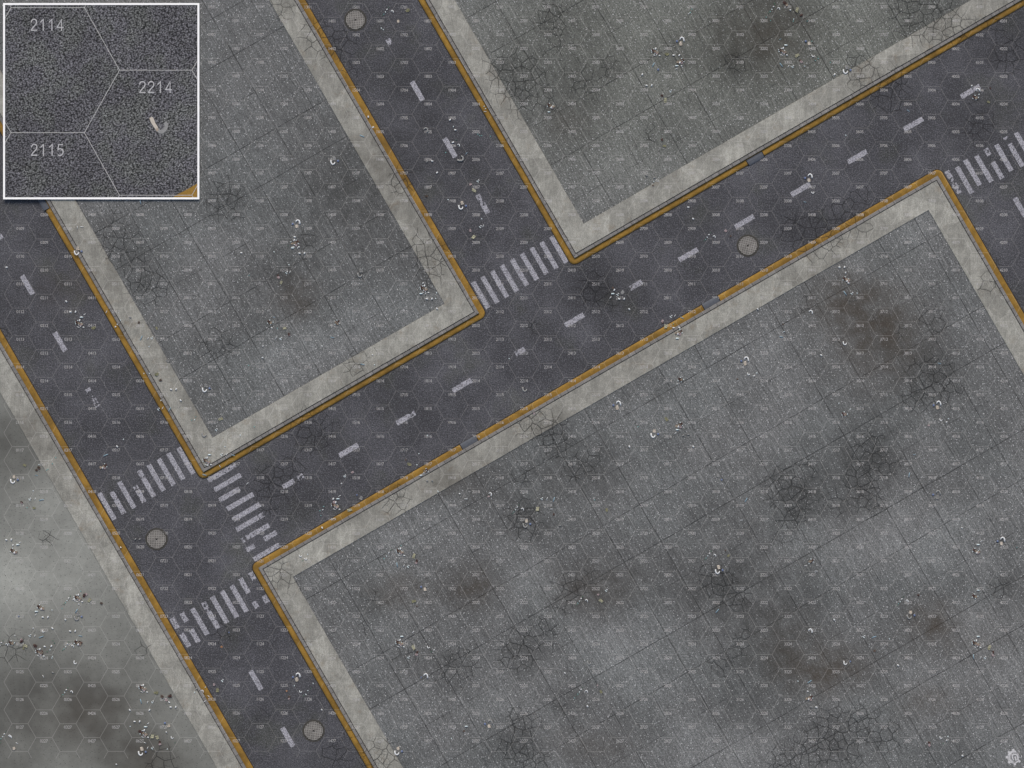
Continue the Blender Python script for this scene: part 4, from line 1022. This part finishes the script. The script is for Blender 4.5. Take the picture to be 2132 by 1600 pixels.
put('p', 1495, 990, None, .8); put('B', 1502, 999, None, .8); put('L', 1553, 1041); put('l', 1543, 1083, 0); trio(1483, 1156); mA(1496, 1181); put('O', 1516, 1157, None, .7); put('N', 1510, 1146, None, .5)
mB(1951, 849); heap(1760, 862, False, 1, True); put('K', 1757, 862); put('C', 1958, 874, 0); put('S', 1970, 879, 30, .8); put('G', 1974, 872); put('K', 1933, 886, None, .8); put('L', 1903, 947, 10, .5); put('L', 1892, 989); put('G', 1770, 852); put('G', 1746, 840)
mB(2084, 1132); heap(2032, 1146, False, 1); put('V', 2036, 1134, 0); put('l', 2042, 1127, 30); put('S', 2002, 1099, -40, .8); put('t', 2116, 1140); heap(1685, 1168, False, -1, True); put('l', 1677, 1178, 0); put('l', 1699, 1189, 0); mB(1950, 1035, 'puB')
put('K', 1245, 1238, None, .8); put('Y', 1251, 1251); glit(1262, 1229); trio(1216, 1250); put('u', 1226, 1380, -10, .8); put('S', 1176, 1401, -40, .8); trio(1216, 1439); put('K', 1244, 1427, None, .6); put('O', 1251, 1440, None, .8); put('S', 1223, 1470, -60); put('L', 1493, 1272); put('t', 1196, 1453)
trio(1883, 1251); mA(1895, 1275, 'PuB'); put('M', 1911, 1239, None, .6); heap(2031, 1241, False, 1, True); put('V', 2036, 1229, 0, .8); put('U', 1687, 1313, 165, .9); put('S', 1736, 1290, -50); put('L', 1819, 1326); glit(1798, 1325); put('N', 1820, 1355, None, .8); put('G', 1851, 1330)
heap(2031, 1338, True); put('V', 2036, 1325, 0); put('Y', 2059, 1348); put('M', 2067, 1358, None, .7); put('K', 2066, 1364); put('L', 2026, 1367); glit(2050, 1369); put('l', 2041, 1369, 65); put('U', 1759, 1380, -20, .8); put('B', 1770, 1377, None, .7); put('S', 1869, 1385, -45); put('L', 1685, 1419); put('G', 1661, 1418)
heap(1684, 1451, False, -1); put('S', 1681, 1439, -20, .8); put('s', 1689, 1472); put('S', 1699, 1472, -10); put('M', 1934, 1546, None, .7); put('K', 1934, 1551); put('C', 1958, 1535, -10); put('S', 1970, 1541, 30, .8); put('G', 1973, 1533); put('g', 1963, 1548); put('S', 2003, 1573, -40); put('l', 2012, 1597, 0)

LAND = [ # findable places: name, x, y
 ('the topmost manhole cover',740,42),('the junction manhole cover',326,1123),('the lowest manhole cover',653,1522),('the cross street manhole cover',1557,512),
 ('the upper middle crosswalk',1082,567),('the left street crosswalk',300,1010),('the broken sideways crosswalk',510,1066),('the lower street crosswalk',450,1262),('the far right crosswalk',2055,330),
 ('the upper right block drain',1573,332),('the right kerb drain',1480,630),('the left kerb drain',977,921),('the framed panel bottom right corner',416,416),('the framed panel bottom edge',150,416),
 ('the upper left block right kerb corner',1008,655),('the upper left block bottom kerb corner',420,995),('the upper right block kerb corner',1195,550),
 ('the lower right block left kerb corner',528,1180),('the lower right block top kerb corner',1954,354),('the gear emblem',2110,1576),
 ('the crack web beside upper middle pavement',1080,165),('the small dark spot up top',1530,132),('the cracked top right pavement',1930,28),('the top picture edge litter',1640,20),
 ('the big crack web at bottom',1740,1530),('the big brown stain',1830,700),('the round dark crack web',1500,1215),('the left twin crack web',1640,1030),('the right twin crack web',1805,970),
 ('the blackest crack web on the right',1940,785),('the crack web at the long pavement',1140,905),('the littered crack web',1090,1085),('the round crack web lower middle',1085,1350),
 ('the crack web at bottom edge centre',1080,1550),('the small brown stain',1708,1393),('the round brown stain',1940,1290),('the faint brown stain',830,1232),('the dark smudge left of centre',1225,1232),
 ('the upper left lot middle',615,505),('the crack star under the panel',470,418),('the upper left lot lower edge',570,690),('the upper left lot right corner',900,600),
 ('the left street worn dash',193,828),('the left street lower clean dash',125,712),('the left street upper clean dash',57,594),('the half worn dash',1005,425),('the middle street lowest clean dash',937,308),('the middle street top clean dash',869,190),
 ('the clean dash near the centre',1196,667),('the short worn centre dash',1082,733),('the rightmost littered dash',2020,191),('the dash right of the cross street cover',1667,395),('the chipped dash',845,871),('the half gone dash',1326,593),
 ('the clean dash left of the chipped one',726,938),('the upper lower street dash',533,1417),('the bottom street dash',599,1535),
 ('the dark stain at the left edge',-6,938),('the small cement crack',100,1122),('the pale cement patch',60,1200),('the cracked left edge cement',28,1350),('the large dark cement stain',185,1478),('the dark bottom cement stain',300,1584),
 ('the left street right hand kerb',330,830),('the right hand pavement',2060,600),('the bottom right ground edge',1940,1530),('the right picture edge middle',2100,1140),('the right picture edge lower',2060,1350),
 ('the lower right lot top edge',1750,575),('the middle of the lower right lot',1380,1030),('the pavement crack beside lower street',845,1365),('the bottom pavement crack',795,1585),('the lower right lot upper part',1560,770),
 ('the cement patch below the crosswalk',163,1245),('the cement lot middle',160,1330)]
DIRS = ['right of', 'up right of', 'above', 'up left of', 'left of', 'down left of', 'below', 'down right of']
SHORT = dict(U='white paper curl', u='dusty paper curl', C='white paper hook', P='cream crumpled paper', p='dusty crumpled paper', B='blue foil ball', M='dark red card', T='tan torn card', N='brown torn card',
             K='pinkish torn paper', Y='pale yellow wrapper', O='faded olive wrapper', S='white paper stub', s='grey paper stub', V='small pale bottle', L='light blue straw', l='thin pale stick', R='orange torn card')
def place_words(x, y):
    q = sorted((math.hypot(x - a, y - b), nm, a, b) for nm, a, b in LAND)[0]
    d, nm, a, b = q
    if d < 13: return 'right at ' + nm, d
    k = int(round(math.degrees(math.atan2(b - y, x - a)) / 45)) % 8
    return DIRS[k] + ' ' + nm, d

proto = {}
KEEP = [it for it in IT if not (it[1] < 420 and it[2] < 420)]
crumbs = []
made = {}
for i, (code, x, y, rot, sc) in enumerate(KEEP):
    name, cat, look, mk, meshes = LIB[code]
    vi = (i * 7 + int(x)) % len(meshes); key = (code, vi)
    X, Y = W(x, y)
    z = max(ground_z(x, y), ground_z(x + 3, y), ground_z(x - 3, y), ground_z(x, y + 3), ground_z(x, y - 3)) if inblock(x, y)[1] < 70 else ground_z(x, y)
    z += .002 + (i % 5) * .0015
    if code in 'Gtg':
        crumbs.append((mk, meshes[vi], Matrix.Translation((X, Y, z)) @ Matrix.Rotation(math.radians(rot), 4, 'Z') @ Matrix.Scale(sc, 4))); continue
    if key not in proto:
        o = link(name, meshes[vi], LM[mk]); proto[key] = o
    else:
        o = proto[key].copy(); COL.objects.link(o); o.name = name
    o.location = (X, Y, z); o.rotation_euler = (0, 0, math.radians(rot)); o.scale = (sc * .94, sc * .94, sc * .94)
    pw, d = place_words(x, y)
    tag(o, None, cat, SHORT[code] + 's littering the streets and lots')
    made.setdefault((SHORT[code], pw), []).append((d, o))
RANK = {1: [''], 2: ['nearer ', 'farther '], 3: ['nearest ', 'middle ', 'farthest '], 4: ['nearest ', 'second nearest ', 'second farthest ', 'farthest '],
        5: ['nearest ', 'second nearest ', 'middle ', 'second farthest ', 'farthest ']}
for (look, pw), lst in made.items():
    lst.sort(key=lambda t: t[0])
    rk = RANK.get(len(lst)) or ['nearest '] + ['%s nearest ' % w for w in ('second', 'third', 'fourth', 'fifth', 'sixth', 'seventh', 'eighth', 'ninth', 'tenth')]
    for k, (d, o) in enumerate(lst): o['label'] = '%s%s %s' % (rk[k], look, pw)
# countless tiny flakes between the larger pieces: one object
bm = bmesh.new(); keys = sorted({c[0] for c in crumbs})
for mk, me, mat in crumbs:
    n0 = len(bm.faces); t = me.copy(); t.transform(mat); bm.from_mesh(t); bpy.data.meshes.remove(t)
    bm.faces.ensure_lookup_table()
    for f_ in bm.faces[n0:]: f_.material_index = keys.index(mk)
me = bpy.data.meshes.new('litter_crumbs'); bm.to_mesh(me); bm.free()
for k_ in keys: me.materials.append(LM[k_])
tag(link('litter_crumbs', me, None), 'tiny pale, teal and green flakes strewn between the larger litter', 'litter crumbs', kind='stuff')

# ------------------------------------------------------------------ light, sky, camera
world = bpy.data.worlds.new('World'); SC.world = world; world.use_nodes = True
nt = world.node_tree; bg = nt.nodes['Background']
sky = nt.nodes.new('ShaderNodeTexSky'); sky.sky_type = 'NISHITA'; sky.sun_disc = False
EL, AZ = math.radians(48), math.radians(-5)       # azimuth from north, clockwise
sky.sun_elevation = EL; sky.sun_rotation = AZ % (2 * math.pi)
sky.dust_density = 3.0; sky.ozone_density = .3
nt.links.new(sky.outputs[0], bg.inputs[0]); bg.inputs[1].default_value = .10
sun = bpy.data.lights.new('sun', 'SUN'); sun.energy = 1.4; sun.angle = math.radians(28); sun.color = (1.0, .95, .88)
so = bpy.data.objects.new('sun', sun); COL.objects.link(so)
d = Vector((math.sin(AZ) * math.cos(EL), math.cos(AZ) * math.cos(EL), math.sin(EL)))
so.rotation_euler = (-d).to_track_quat('-Z', 'Y').to_euler(); so.location = d * 100

cam = bpy.data.cameras.new('camera'); co = bpy.data.objects.new('camera', cam); COL.objects.link(co)
H = 120.0
co.location = (0, 0, H); cam.sensor_width = 36; cam.lens = 36 * H / (2132 / K); cam.clip_end = 2000; cam.clip_start = 1
SC.camera = co
SC.view_settings.view_transform = 'Standard'; SC.view_settings.look = 'None'; SC.view_settings.gamma = 1
SC.view_settings.exposure = 0.4
